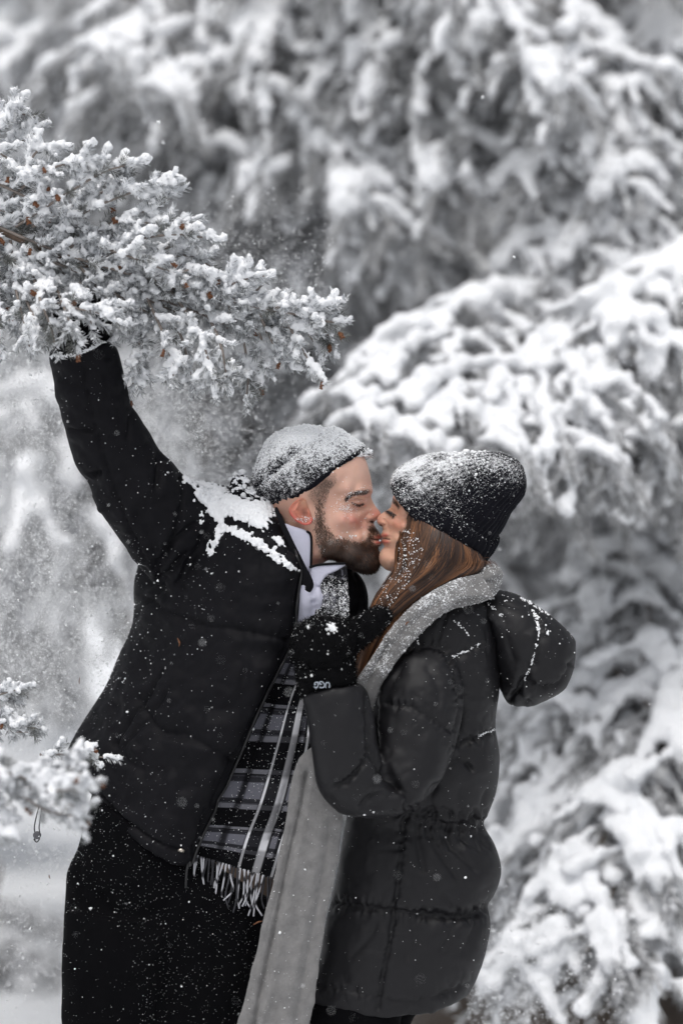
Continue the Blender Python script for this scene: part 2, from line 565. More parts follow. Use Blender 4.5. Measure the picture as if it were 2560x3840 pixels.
# skin with colour painted per vertex (complexion, lips, cheeks, stubble; shade in nostrils, mouth line, ear bowl; darker below the jaw)
m, t, b = nt('skin'); n = noise_node(t, 260, 3, 0.6); n2 = noise_node(t, 28, 3)
c0 = attr(t, 'Col', True)
mm = t.nodes.new('ShaderNodeMix'); mm.data_type = 'RGBA'; mm.blend_type = 'MULTIPLY'; mm.inputs[0].default_value = 1.0
t.links.new(c0, mm.inputs[6]); t.links.new(mixc(t, n2.outputs[0], (0.88, 0.84, 0.82), (1.1, 1.1, 1.1)), mm.inputs[7])
snow_mix(t, b, mm.outputs[2], 420, 150, 0.08)
b.inputs['Roughness'].default_value = 0.48; b.inputs['Specular IOR Level'].default_value = 0.35
b.inputs['Subsurface Weight'].default_value = 0.35; b.inputs['Subsurface Radius'].default_value = (0.012, 0.004, 0.002); b.inputs['Subsurface Scale'].default_value = 0.5
n3 = noise_node(t, 900, 2, 0.6); bump(t, b, math_(t, 'ADD', n.outputs[0], math_(t, 'MULTIPLY', n3.outputs[0], 0.7)), 0.45, 0.0016); M['skin'] = m
m, t, b = nt('hair'); t.links.new(attr(t, 'Col', True), b.inputs['Base Color']); b.inputs['Roughness'].default_value = 0.42; b.inputs['Specular IOR Level'].default_value = 0.45; M['hair'] = m
m, t, b = nt('eye'); b.inputs['Base Color'].default_value = (0.02, 0.013, 0.01, 1); b.inputs['Roughness'].default_value = 0.12; M['eye'] = m
# tartan of the man's scarf: stripes run along (U across the scarf, V down its length)
m, t, b = nt('tartan')
uvn = t.nodes.new('ShaderNodeUVMap'); sp = t.nodes.new('ShaderNodeSeparateXYZ'); t.links.new(uvn.outputs[0], sp.inputs[0])
wob = noise_node(t, 30, 2)
def band(src, c, w):
    d = math_(t, 'ABSOLUTE', math_(t, 'SUBTRACT', src, c))
    return ramp(t, d, w * 1.25, w * 0.8)
U, Vv = sp.outputs[0], sp.outputs[1]
vm = math_(t, 'FRACT', math_(t, 'MULTIPLY', Vv, 7.0))
um = math_(t, 'FRACT', math_(t, 'MULTIPLY', U, 1.0))
hb = band(vm, 0.30, 0.19); hl1 = band(vm, 0.14, 0.035); hl2 = band(vm, 0.46, 0.035); hl3 = band(vm, 0.565, 0.045); hl4 = band(vm, 0.03, 0.03)
vb = math_(t, 'MAXIMUM', math_(t, 'MAXIMUM', band(um, 0.15, 0.10), band(um, 0.42, 0.09)), band(um, 0.82, 0.03))
c = mixc(t, math_(t, 'MULTIPLY', hb, math_(t, 'ADD', 0.12, math_(t, 'MULTIPLY', vb, 0.88))), (0.004, 0.004, 0.005), (0.135, 0.135, 0.158))
c = mixc(t, math_(t, 'MULTIPLY', math_(t, 'MULTIPLY', math_(t, 'MAXIMUM', hl3, hl4), math_(t, 'ADD', 0.3, vb)), 0.7), c, (0.16, 0.16, 0.18))
c = mixc(t, math_(t, 'MULTIPLY', math_(t, 'MAXIMUM', hl1, hl2), 0.85), c, (0.008, 0.008, 0.010))
wl_ = math_(t, 'MAXIMUM', math_(t, 'MAXIMUM', band(um, 0.725, 0.040), band(um, 0.535, 0.014)), band(um, 0.90, 0.014))
wv = math_(t, 'MULTIPLY', ramp(t, Vv, 0.22, 0.32), math_(t, 'ADD', 0.42, math_(t, 'MULTIPLY', hb, 0.58)))
c = mixc(t, math_(t, 'MULTIPLY', wl_, wv), c, (0.70, 0.70, 0.73))
fac = snow_mix(t, b, c)
b.inputs['Roughness'].default_value = 0.95; b.inputs['Specular IOR Level'].default_value = 0.1
w_ = noise_node(t, 500, 2); bump(t, b, w_.outputs[0], 0.4, 0.002); M['tartan'] = m
m, t, b = nt('tassel'); t.links.new(attr(t, 'Col', True), b.inputs['Base Color']); b.inputs['Roughness'].default_value = 0.9; M['tassel'] = m

def dust(V, F, f):
    """attribute 'snow' from f(u, v, normal, V)"""
    N = normals(V, F); u, v = UV(V)
    return {'snow': np.clip(f(u, v, N, V), 0, 1.4)}

def specks(V, F, n, r, weight=None, base=None, jitter=0.5):
    P, N = sample_faces(V, F, n, weight)
    if not len(P):
        return np.zeros((0, 3)), np.zeros((0, 3), int)
    rr = r * np.exp(rng.normal(0, jitter, len(P)))
    return blobs(P + N * (rr * 0.3)[:, None], rr, base, 0.35)
# ------------------------------------------------------------------ ground
gx = np.concatenate([np.linspace(-60, -8, 30), np.linspace(-7.6, 7.6, 90), np.linspace(8, 60, 30)])
gy = np.concatenate([np.linspace(-12, -1, 14), np.linspace(-0.8, 14, 110), np.linspace(15, 110, 40)])
X, Y = np.meshgrid(gx, gy)
P = np.stack([X.ravel(), Y.ravel(), np.zeros(X.size)], -1)
P[:, 2] = 0.07 * fbm(P * 0.8, 3) + 0.25 * sstep(6, 40, P[:, 1]) * fbm(P * 0.12 + 5, 2) - 0.03
bare = np.exp(-(((P[:, 0] - 0.75) / 0.9) ** 2 + ((P[:, 1] - 3.0) / 1.5) ** 2)) + 0.9 * np.exp(-(((P[:, 0] - 2.0) / 1.0) ** 2 + ((P[:, 1] - 3.2) / 1.2) ** 2))
link('ground', mesh_data('ground', P, grid_faces(len(gy), len(gx)), attrs={'bare': np.clip(bare, 0, 1)}), M['ground'], kind='structure',
     label='snow covered ground with bare needle litter under the right spruce')

# ------------------------------------------------------------------ snow-laden spruces behind the couple
def bough_mesh(L, wid, droop, seed, dens=1.0):
    """one drooping spruce bough from the origin along +x: stem+needles mesh and snow mesh"""
    global rng
    keep = rng; rng = np.random.default_rng(seed)
    axis = lambda t: np.stack([L * t, 0.09 * np.sin(6 * t + seed) * t, L * (0.10 * t - droop * t ** 2.0) + 0.035 * np.sin(9 * t + 2 * seed) * t * (1 - t) * 2], -1)
    tw = []                                                     # twigs: start, end
    nt_ = int(L / 0.088)
    for i in range(nt_):
        for s in (-1, 1):
            t0 = np.clip((i + rng.uniform(0, 1)) / nt_, 0.06, 0.99)
            w = wid * (0.35 + 0.65 * np.sin(np.pi * min(1, t0 * 0.85 + 0.12))) * rng.uniform(0.6, 1.1)
            a = axis(np.array([t0]))[0]
            an = math.radians(rng.uniform(35, 65)) * s
            d = np.array([math.cos(an), math.sin(an), rng.uniform(-0.35, 0.05)])
            k = 4
            q = np.linspace(0, 1, k)[:, None]
            P = a + d * w * q
            P[:, 2] -= rng.uniform(0.35, 0.95) * w * q[:, 0] ** 1.8
            tw.append(P)
            if w > 0.22:                                         # hanging side shoots
                for h in range(rng.integers(3, 7)):
                    q0 = rng.uniform(0.25, 0.95)
                    b0 = a + d * w * q0; b0[2] -= 0.6 * w * q0 ** 1.8
                    ln = rng.uniform(0.09, 0.24)
                    e = np.array([rng.normal(0, .35), rng.normal(0, .35) + 0.3 * s, -1.0]); e /= np.linalg.norm(e)
                    tw.append(b0 + e * ln * q)
    mt = axis(np.linspace(0.04, 1, 12)); tw.append(mt)
    A, B, R, C, SC, SR = [], [], [], [], [], []
    for P in tw:
        seg = np.linalg.norm(np.diff(P, axis=0), axis=1).sum()
        n = max(8, int(seg / 0.0033 * dens))
        t = np.sort(rng.random(n)); idx = t * (len(P) - 1)
        base = np.stack([np.interp(idx, np.arange(len(P)), P[:, c]) for c in range(3)], -1)
        tan = P[-1] - P[0]; tan = tan / (np.linalg.norm(tan) + 1e-9)
        d = rng.normal(size=(n, 3)); d /= np.linalg.norm(d, axis=1, keepdims=True)
        d = d * 0.8 + tan * 0.75
        ln = rng.uniform(0.022, 0.044, n)[:, None]
        A.append(base); B.append(base + d * ln); R.append(np.full(n, 0.0028) * rng.uniform(0.7, 1.5, n))
        up = d[:, 2] * 0.5 + 0.5
        fr = np.clip(0.50 + 0.60 * up + rng.normal(0, 0.18, n), 0.0, 1)[:, None]
        C.append((1 - fr) * np.array([[0.030, 0.030, 0.024]]) + fr * np.array([[0.68, 0.685, 0.70]]))
        steep = abs(tan[2])
        if rng.random() > 1.0 - 0.62 * steep:
            continue
        ns = max(3, int(seg / 0.015))
        t = np.linspace(0.03, 1.02, ns); idx = np.clip(t, 0, 1) * (len(P) - 1)
        c = np.stack([np.interp(idx, np.arange(len(P)), P[:, k]) for k in range(3)], -1) + rng.normal(0, .006, (ns, 3))
        fat = rng.uniform(.75, 1.25) * (0.8 + 0.35 * np.sin(t * 5 + rng.uniform(0, 6)))
        r = (0.041 - 0.016 * t) * fat * (1.1 - 0.62 * steep)
        gone = vnoise(c * 9.0 + seed) < -.42
        c, r = c[~gone], r[~gone]
        c[:, 2] += r * 0.5
        SC.append(c); SR.append(r)
    st = tube(axis(np.linspace(0, 1, 14)), np.linspace(0.016, 0.004, 14), 6)
    nv = spikes(np.vstack(A), np.vstack(B), np.concatenate(R) * 1.15, 3)
    V, F = join([nv, st])
    col = np.vstack([np.repeat(np.vstack(C), 4, 0), np.tile([[0.06, 0.045, 0.035]], (len(st[0]), 1))])
    c = np.vstack(SC); r = np.concatenate(SR)
    R3 = np.stack([r * rng.uniform(.9, 1.25, len(r)), r * rng.uniform(.9, 1.25, len(r)), r * rng.uniform(.65, .95, len(r))], -1)
    sv = blobs(c, R3, ICO[2], 0.3, freq=1.1)
    sv = remesh(sv[0], [sv[1]], 0.0108, 4)
    sv = (sv[0] + 0.007 * fbm(sv[0] * 40, 3)[:, None] * normals(*sv), sv[1])
    rng = keep
    a = mesh_data('bough', V, F, col, smooth=False); a.materials.append(M['needle'])
    s = mesh_data('bough_snow', sv[0], sv[1]); s.materials.append(M['snow'])
    return a, s

BOUGHS = [bough_mesh(L, w, dr, 40 + i, de) for i, (L, w, dr, de) in enumerate(
    [(1.15, 0.42, 0.42, 1.0), (1.35, 0.46, 0.50, 1.0), (0.95, 0.36, 0.35, 1.0), (1.25, 0.40, 0.62, 1.0), (0.75, 0.32, 0.45, 1.0), (1.05, 0.46, 0.30, 1.0)])]

def add_bough(tree, origin, yaw, pitch, scale, kind, roll=0.0):
    a, s = BOUGHS[kind % len(BOUGHS)]
    o = bpy.data.objects.new('bough', a); COLL.objects.link(o); o.parent = tree
    o.matrix_parent_inverse = Matrix.Translation(-Vector(tree.location))
    o.location = origin; o.rotation_euler = (roll, -pitch, yaw); o.scale = (scale,) * 3
    q = bpy.data.objects.new('snow', s); COLL.objects.link(q); q.parent = o; q['kind'] = 'stuff'
    return o

def trunk(tree, h, r):
    x, y, z = tree.location
    P = np.array([[x, y, -0.1], [x + .02, y, h * .35], [x - .02, y + .02, h * .7], [x, y, h]])
    V, F = tube(P, [r * 1.25, r, r * .6, r * .08], 14, 40)
    V = V + 0.02 * fbm(V * 6, 2)[:, None] * [1, 1, 0]
    link('trunk', mesh_data('trunk', V, F), M['bark'], tree)

def spruce(x, y, h, r, z0, z1, n_tier, spread, label, seed, per=7, yaw_lim=None, group='snowy spruces behind the couple', dz=0.40, gap=None):
    global rng
    keep = rng; rng = np.random.default_rng(seed)
    tr = empty('spruce_tree', (x, y, 0), label=label, category='tree', group=group)
    trunk(tr, h, r)
    z = z0; i = 0
    while z < z1:
        for k in range(per if not gap or not gap[0] < z < gap[1] else 0):
            yaw = 2 * math.pi * (k + rng.uniform(-.3, .3)) / per + i * 0.7
            if math.sin(yaw) > 0.55:       # boughs growing away on the hidden far side
                if rng.random() < 0.7:
                    continue
            sc_ = spread * (1 - 0.55 * z / h) * rng.uniform(0.75, 1.15)
            add_bough(tr, (x, y, z + rng.uniform(-.07, .07)), yaw, math.radians(rng.uniform(-14, 12)), sc_, int(rng.integers(0, 6)), rng.uniform(-.25, .25))
        z += dz; i += 1
    rng = keep
    return tr

def aim(tree, u, v, y, kind, scale, yaw_deg, pitch=0.0):
    """a bough whose tip end hangs at photo place u,v at depth y (its own length back towards the trunk)"""
    tip = W(u, v, y)
    L = {0: 1.15, 1: 1.35, 2: .95, 3: 1.25, 4: .75, 5: 1.05}[kind % 6] * scale
    dr = {0: .42, 1: .50, 2: .35, 3: .62, 4: .45, 5: .30}[kind % 6]
    a = math.radians(yaw_deg); p = math.radians(pitch)
    loc = np.array([L, 0, L * (0.10 - dr)])
    lx = loc[0] * math.cos(p) - loc[2] * math.sin(p); lz = loc[0] * math.sin(p) + loc[2] * math.cos(p)
    o = tip - np.array([lx * math.cos(a), lx * math.sin(a), lz])
    add_bough(tree, o.tolist(), a, p, scale, kind)

tA = spruce(1.75, 3.3, 15, 0.13, 0.75, 4.7, 0, 1.25, 'large snow-laden spruce filling the right side behind the woman', 3, gap=(1.72, 2.2))
tB = spruce(-0.35, 4.2, 15, 0.14, 1.6, 4.3, 0, 1.3, 'snowy spruce with long drooping boughs above the kissing couple', 5)
tC = spruce(-2.9, 6.4, 7.0, 0.14, 1.7, 4.6, 0, 1.6, 'snowy spruce standing furthest left in the drifting powder', 7, dz=.42)
tD = spruce(0.9, 6.6, 8.0, 0.15, 0.8, 5.2, 0, 1.7, 'snowy spruce deep behind, seen between the two larger spruces', 9, dz=.45)
tE = spruce(3.6, 5.6, 8.0, 0.15, 0.5, 4.8, 0, 1.7, 'snowy spruce at the far right edge behind the largest spruce', 13, dz=.45)
tF = spruce(-1.2, 11.5, 8.5, 0.15, 2.1, 6.0, 0, 1.9, 'most distant snowy spruce glimpsed at upper left', 15, dz=.5)
tG = spruce(-1.62, 3.0, 0.85, 0.03, 0.10, 0.48, 0, .55, 'low young spruce buried in snow beside the man at lower left', 17, dz=.13, group='young spruces')
tH = spruce(-1.2, 4.2, 0.36, 0.03, 0.08, 0.3, 0, .45, 'smaller young spruce buried in snow further back at lower left', 19, dz=.13, group='young spruces')
# boughs one can pick out
for a in [(1320, 1560, 1.1, 5, .85, 215, 4), (1480, 1640, 1.0, 5, .8, 235, 4), (1640, 1520, 1.2, 5, .8, 225, 8), (1800, 1660, 1.0, 5, .75, 250, 8), (1950, 1600, 1.2, 5, .75, 245, 8), (2150, 1690, 1.1, 5, .75, 262, 8), (2330, 1640, 1.2, 5, .75, 265, 8), (2500, 1600, 1.3, 5, .75, 280, 8), (2300, 1300, 1.9, 3, .75, 262, -8), (2520, 1150, 1.9, 3, .75, 275, -8), (2100, 1250, 1.9, 3, .75, 245, -8),
          (2250, 1750, 1.1, 3, .8, 255, 0), (2100, 3560, 1.0, 0, .8, 235, -6), (2380, 3500, 1.0, 5, .85, 265, -6), (2200, 3000, 1.2, 5, .85, 240, 0), (2450, 2900, 1.2, 0, .85, 275, 0), (2050, 2620, 1.5, 5, .8, 225, 2), (2300, 2480, 1.5, 0, .8, 250, 2),
          (1260, 1480, 1.2, 5, .8, 225, 0), (1400, 1380, 1.4, 2, .9, 240, 0), (1900, 1700, 1.2, 3, .9, 230, 2), 
          (1700, 1600, 1.3, 5, .9, 215, 6), (2050, 1050, 2.0, 3, .8, 235, -6), (2000, 750, 2.0, 3, .8, 225, -6), (2350, 1050, 1.9, 3, .8, 265, -6), (2200, 700, 2.0, 3, .8, 250, -6), (2500, 800, 1.9, 3, .8, 275, -6),
          (2100, 3850, 0.95, 3, .9, 240, -14), (2420, 3900, 0.9, 1, .95, 275, -14), (1950, 3330, 1.25, 2, 1.0, 205, -4), (2250, 3250, 1.1, 0, .9, 240, -2), (2520, 3350, 1.2, 5, 1.0, 285, -4),
          (2000, 2850, 1.5, 5, .9, 205, 0), (2330, 2780, 1.5, 1, .85, 245, 0), (2080, 2300, 1.8, 0, .9, 220, 2), (2450, 2250, 1.8, 3, .9, 275, 2)]:
    aim(tA, *a)
for a in [(1680, 930, 2.3, 3, 1.1, 320, -6), (1250, 480, 2.4, 1, 1.0, 300, 4), (700, 350, 2.4, 0, 1.0, 250, 6), (200, 300, 2.6, 1, 1.0, 210, 8), (1000, 700, 2.5, 3, 1.0, 280, 0),
          (450, 560, 2.7, 5, 1.0, 225, 2), (1500, 330, 2.5, 0, 1.0, 315, 6), (1350, 900, 2.7, 3, .9, 300, -4), (1750, 500, 2.2, 1, 1.0, 325, -2), (2000, 300, 2.2, 3, 1.0, 330, 0), (1500, 650, 2.3, 3, 1.0, 305, -6), (1850, 800, 2.2, 3, .9, 320, -8), (2250, 450, 2.0, 3, .9, 335, -4), (1150, 850, 2.6, 0, .9, 280, -6), (1600, 1100, 2.4, 2, .9, 300, -8),
          (850, 980, 2.8, 3, .9, 260, -6), (600, 800, 2.8, 1, .9, 240, -2), (300, 180, 2.3, 5, 1.0, 235, 4), (520, 330, 2.2, 5, .9, 255, 4), (780, 540, 2.3, 5, .9, 265, 2), (960, 330, 2.2, 5, .95, 285, 4), (1100, 200, 2.3, 5, 1.0, 290, 4), (1300, 620, 2.2, 5, .9, 295, 0), (1560, 880, 2.1, 3, .9, 305, -4), (700, 120, 2.4, 0, 1.0, 260, 4),
          (1750, 150, 2.2, 5, 1.0, 300, 2), (2150, 120, 2.1, 0, 1.0, 310, 2), (2450, 260, 2.0, 5, .9, 300, 2)]:
    aim(tB, *a)
# ------------------------------------------------------------------ head builder
def head(outline, centre, ctrl, feats, colour, y0, nth=420, nr=84, far_feats=True):
    """a head from its mid-line profile: side relief = smooth field of control points + features, mirrored to both sides"""
    O = crom(np.array(outline, float), 900, closed=True)
    c = np.array(centre, float)
    ang = np.unwrap(np.arctan2(O[:, 1] - c[1], O[:, 0] - c[0])); rad = np.hypot(O[:, 0] - c[0], O[:, 1] - c[1])
    if ang[-1] < ang[0]:
        ang, rad = ang[::-1], rad[::-1]
    th = np.linspace(0, 2 * np.pi, nth, endpoint=False)
    a0 = ang[0]
    order = np.argsort((ang - a0) % (2 * np.pi))
    r = np.interp((th - a0) % (2 * np.pi), ((ang - a0) % (2 * np.pi))[order], rad[order], period=2 * np.pi)
    rho = np.sin(np.linspace(0, np.pi / 2, nr + 1)[1:])
    u = c[0] + np.outer(rho, r * np.cos(th)); v = c[1] + np.outer(rho, r * np.sin(th))
    u = np.append(u.ravel(), c[0]); v = np.append(v.ravel(), c[1])
    b = np.stack([c[0] + r * np.cos(th), c[1] + r * np.sin(th)], -1)
    d = np.full(len(u), 1e9)
    for i in range(nth):
        p, q = b[i], b[(i + 1) % nth]; e = q - p; L2 = e @ e + 1e-9
        t = np.clip(((u - p[0]) * e[0] + (v - p[1]) * e[1]) / L2, 0, 1)
        d = np.minimum(d, (u - p[0] - t * e[0]) ** 2 + (v - p[1] - t * e[1]) ** 2)
    d = np.sqrt(d)
    K = np.array(ctrl, float)
    w = 1 / (((u[:, None] - K[:, 0]) ** 2 + (v[:, None] - K[:, 1]) ** 2) + 14 ** 2) ** 1.7
    w /= w.sum(1, keepdims=True)
    H = w @ K[:, 2]; R = w @ K[:, 3]
    H = H * np.sqrt(np.clip(1 - (1 - np.clip(d / R, 0, 1)) ** 2, 0, 1))
    edge = sstep(0, 12, d)
    for f in feats:
        if f[0] == 'g':                                           # gaussian bump: u,v,ru,rv,rot,amp
            _, fu, fv, ru, rv, rot, amp = f
            cs, sn = math.cos(math.radians(rot)), math.sin(math.radians(rot))
            x = ((u - fu) * cs + (v - fv) * sn) / ru; y = (-(u - fu) * sn + (v - fv) * cs) / rv
            H = H + amp * np.exp(-(x * x + y * y)) * edge
        else:                                                     # line: pts, amp, width
            q, run, _ = seg_dist(u, v, curve(f[1], 24))
            H = H + f[2] * np.exp(-(q / f[3]) ** 2) * edge
    H = np.maximum(H, 0)
    n = nr * nth
    X = W(u, v, 0.0)
    near = X.copy(); near[:, 1] = y0 - H * PX
    far = X.copy(); far[:, 1] = y0 + H * PX
    idx = np.arange(n).reshape(nr, nth)
    j2 = np.roll(np.arange(nth), -1)
    f4 = np.stack([idx[:-1], idx[1:], idx[1:][:, j2], idx[:-1][:, j2]], -1).reshape(-1, 4)
    f3 = np.stack([np.full(nth, n), idx[0], idx[0][j2]], -1)
    V = np.vstack([near, far])
    g = lambda f: np.where((f >= n - nth) & (f < n), f, f + n + 1)[:, ::-1]   # rim shared by both halves
    F = [np.vstack([f4[:, ::-1], g(f4[:, ::-1])]), np.vstack([f3[:, ::-1], g(f3[:, ::-1])])]
    F = outward(V, F)
    col = colour(u, v); col = np.vstack([col, col])
    return V, F, col, (u, v, H)

def inflate(outline, centre, H, y0, nth=200, nr=50, p=2.0, n=260, tilt=0.0, q=0.5):
    """closed pillow from an outline with half depth H px (front, back)"""
    O = crom(np.array(outline, float), n, closed=True)
    th = np.linspace(0, 1, nth, endpoint=False) * n
    i = np.floor(th).astype(int); f = (th - i)[:, None]
    B = O[i] * (1 - f) + O[(i + 1) % n] * f
    c = np.array(centre, float)
    rho = np.sin(np.linspace(0, np.pi / 2, nr + 1)[1:])
    u = c[0] + np.outer(rho, B[:, 0] - c[0]); v = c[1] + np.outer(rho, B[:, 1] - c[1])
    h = np.repeat((1 - rho ** p) ** q, nth)
    u = np.append(u.ravel(), c[0]); v = np.append(v.ravel(), c[1]); h = np.append(h, 1)
    Hf, Hb = H if isinstance(H, tuple) else (H, H)
    yy = y0 + tilt * (u - c[0]) * PX
    near = W(u, v, yy); far = near.copy()
    near[:, 1] -= h * Hf * PX; far[:, 1] += h * Hb * PX
    m = nr * nth; idx = np.arange(m).reshape(nr, nth); j2 = np.roll(np.arange(nth), -1)
    f4 = np.stack([idx[:-1], idx[1:], idx[1:][:, j2], idx[:-1][:, j2]], -1).reshape(-1, 4)
    f3 = np.stack([np.full(nth, m), idx[0], idx[0][j2]], -1)
    area = np.sum(B[:, 0] * np.roll(B[:, 1], -1) - np.roll(B[:, 0], -1) * B[:, 1])
    g = lambda f: np.where((f >= m - nth) & (f < m), f, f + m + 1)[:, ::-1]
    if area > 0:
        f4, f3 = f4[:, ::-1], f3[:, ::-1]
        F = [np.vstack([f4, g(f4)]), np.vstack([f3, g(f3)])]
    else:
        F = [np.vstack([f4, g(f4)]), np.vstack([f3, g(f3)])]
    V = np.vstack([near, far])
    return V, outward(V, F)

def gauss(u, v, cu, cv, ru, rv=None, rot=0.0):
    rv = rv or ru
    cs, sn = math.cos(math.radians(rot)), math.sin(math.radians(rot))
    x = ((u - cu) * cs + (v - cv) * sn) / ru; y = (-(u - cu) * sn + (v - cv) * cs) / rv
    return np.exp(-(x * x + y * y))

def mixcol(c, k, w):
    return c * (1 - w[:, None]) + np.array(k)[None] * w[:, None]

def hair_on(tree, pts, dirs, length, nrm_lift, cols, width, seg=4, droop=0.0, wave=0.0):
    """short strands rooted on a surface; pts (n,2) photo places, dirs (n,2) growth in the photo plane"""
    P, N, C, Wd = [], [], [], []
    for k in range(len(pts)):
        p, nn = drop(tree, pts[k][0], pts[k][1], -0.0005)
        if p is None:
            continue
        d = np.array([dirs[k][0], 0, -dirs[k][1]]); d = d - nn * (d @ nn) ; d /= np.linalg.norm(d) + 1e-9
        L = length[k] * PX
        t = np.linspace(0, 1, seg)[:, None]
        path = p + d * L * t + nn * (nrm_lift * L) * (t ** 0.8) + np.array([0, 0, -droop * L]) * t ** 2
        P.append(path); N.append(nn); C.append(cols[k]); Wd.append(width[k] if np.ndim(width) else width)
    return ribbons(np.array(P), np.array(N), np.array(Wd) * PX, np.array(C))

def rand_in(poly, n, dens=None):
    P = np.array(poly, float); out = []
    lo, hi = P.min(0), P.max(0)
    while len(out) < n:
        q = rng.uniform(lo, hi, (n * 2, 2))
        m = in_poly(q[:, 0], q[:, 1], P)
        if dens is not None:
            m &= rng.random(len(q)) < dens(q[:, 0], q[:, 1])
        out += q[m].tolist()
    return np.array(out[:n])

# ------------------------------------------------------------------ the man
man = empty('person', (-0.30, 0.03, 0.0), label='bearded man in black jacket and snowy beanie leaning in for a kiss, one arm raised', category='person')
MY = 0.008
m_out = [(1335, 1672), (1371, 1725), (1386, 1774), (1394, 1815), (1397, 1842), (1391, 1862), (1399, 1884), (1412, 1904), (1424, 1918), (1428, 1929), (1422, 1943), (1408, 1952),
         (1402, 1963), (1410, 1980), (1424, 1998), (1433, 2010), (1431, 2020), (1429, 2025), (1434, 2034), (1428, 2045), (1419, 2054), (1422, 2075), (1423, 2105), (1408, 2136), (1371, 2151),
         (1332, 2142), (1294, 2124), (1235, 2100), (1190, 2140), (1164, 2200), (1100, 2240), (1030, 2150), (1025, 2050), (1040, 1965), (1000, 1900), (975, 1820), (995, 1730), (1050, 1660), (1150, 1630), (1260, 1630)]
m_ctl = [(1250, 1790, 150, 120), (1350, 1770, 128, 100), (1300, 1830, 142, 100), (1385, 1838, 92, 62), (1350, 1840, 116, 70), (1362, 1882, 58, 45), (1340, 1888, 84, 60), (1315, 1890, 104, 60),
         (1290, 1890, 122, 80), (1392, 1868, 15, 16), (1402, 1895, 17, 16), (1416, 1922, 24, 22), (1398, 1925, 28, 20), (1386, 1945, 33, 20), (1375, 1905, 36, 30), (1366, 1935, 62, 30),
         (1350, 1930, 86, 50), (1320, 1950, 116, 60), (1280, 1950, 130, 60), (1372, 1975, 62, 50), (1400, 1985, 50, 34), (1418, 2020, 36, 26), (1396, 2022, 58, 40), (1370, 2020, 84, 50),
         (1340, 2020, 104, 60), (1405, 2060, 62, 46), (1395, 2100, 72, 60), (1350, 2110, 88, 70), (1300, 2080, 112, 66), (1250, 2040, 124, 70), (1200, 2010, 130, 90), (1180, 1950, 138, 120),
         (1130, 1920, 138, 130), (1180, 1850, 150, 140), (1050, 1800, 150, 160), (1120, 2080, 116, 120), (1100, 2180, 118, 120), (1160, 2140, 108, 90), (1220, 2080, 112, 50)]
m_ft = [('g', 1340, 1886, 25, 14, -4, 13), ('l', [(1317, 1884), (1330, 1891), (1345, 1893), (1361, 1888)], -5, 3.2), ('l', [(1312, 1878), (1328, 1872), (1345, 1870), (1364, 1875)], -6, 3.5),
        ('l', [(1322, 1902), (1345, 1908), (1364, 1902)], -4, 5), ('l', [(1292, 1868), (1320, 1852), (1350, 1846), (1385, 1844)], 9, 13), ('g', 1386, 1944, 13, 11, 0, 12),
        ('l', [(1380, 1924), (1369, 1938), (1371, 1955), (1382, 1962)], -9, 4.5), ('g', 1395, 1955, 8, 5, 15, -16), ('l', [(1368, 1930), (1356, 1960), (1358, 1995), (1372, 2020)], -7, 10),
        ('g', 1315, 1945, 42, 34, 0, 9), ('g', 1418, 2010, 16, 9, 10, 10), ('g', 1418, 2035, 16, 8, -8, 9), ('l', [(1436, 2022), (1415, 2024), (1392, 2020)], -14, 3.5),
        ('l', [(1424, 2052), (1400, 2056)], -6, 7), ('g', 1240, 2070, 60, 30, 30, 6), ('l', [(1180, 2080), (1150, 2110), (1120, 2160)], 6, 14), ('g', 1280, 1880, 22, 26, 0, -5),
        ('l', [(1305, 1892), (1290, 1885)], -2.5, 3), ('l', [(1305, 1897), (1288, 1900)], -2.5, 3)]
beard_poly = [(1195, 1860), (1215, 1880), (1222, 1960), (1250, 2000), (1300, 2015), (1345, 2030), (1372, 2012), (1372, 1975), (1392, 1962), (1415, 1975), (1435, 2005), (1398, 2010), (1398, 2035), (1436, 2042), (1440, 2080), (1432, 2130), (1390, 2158), (1330, 2150), (1260, 2115), (1210, 2085), (1180, 2030), (1172, 1960), (1180, 1880)]
def m_beard(u, v):
    """how much beard grows at a place, 0..1"""
    q, _, _ = seg_dist(u, v, np.array(beard_poly + beard_poly[:1], float))
    ins = in_poly(u, v, beard_poly)
    s = np.where(ins, sstep(-10, 26, q), sstep(14, 0, q) * 0.25)
    low = sstep(1985, 2090, v + (u - 1330) * 0.25)
    dens = s * (0.28 + 0.72 * np.maximum(low, gauss(u, v, 1402, 1982, 30, 14, 40)))
    return np.clip(dens, 0, 1)
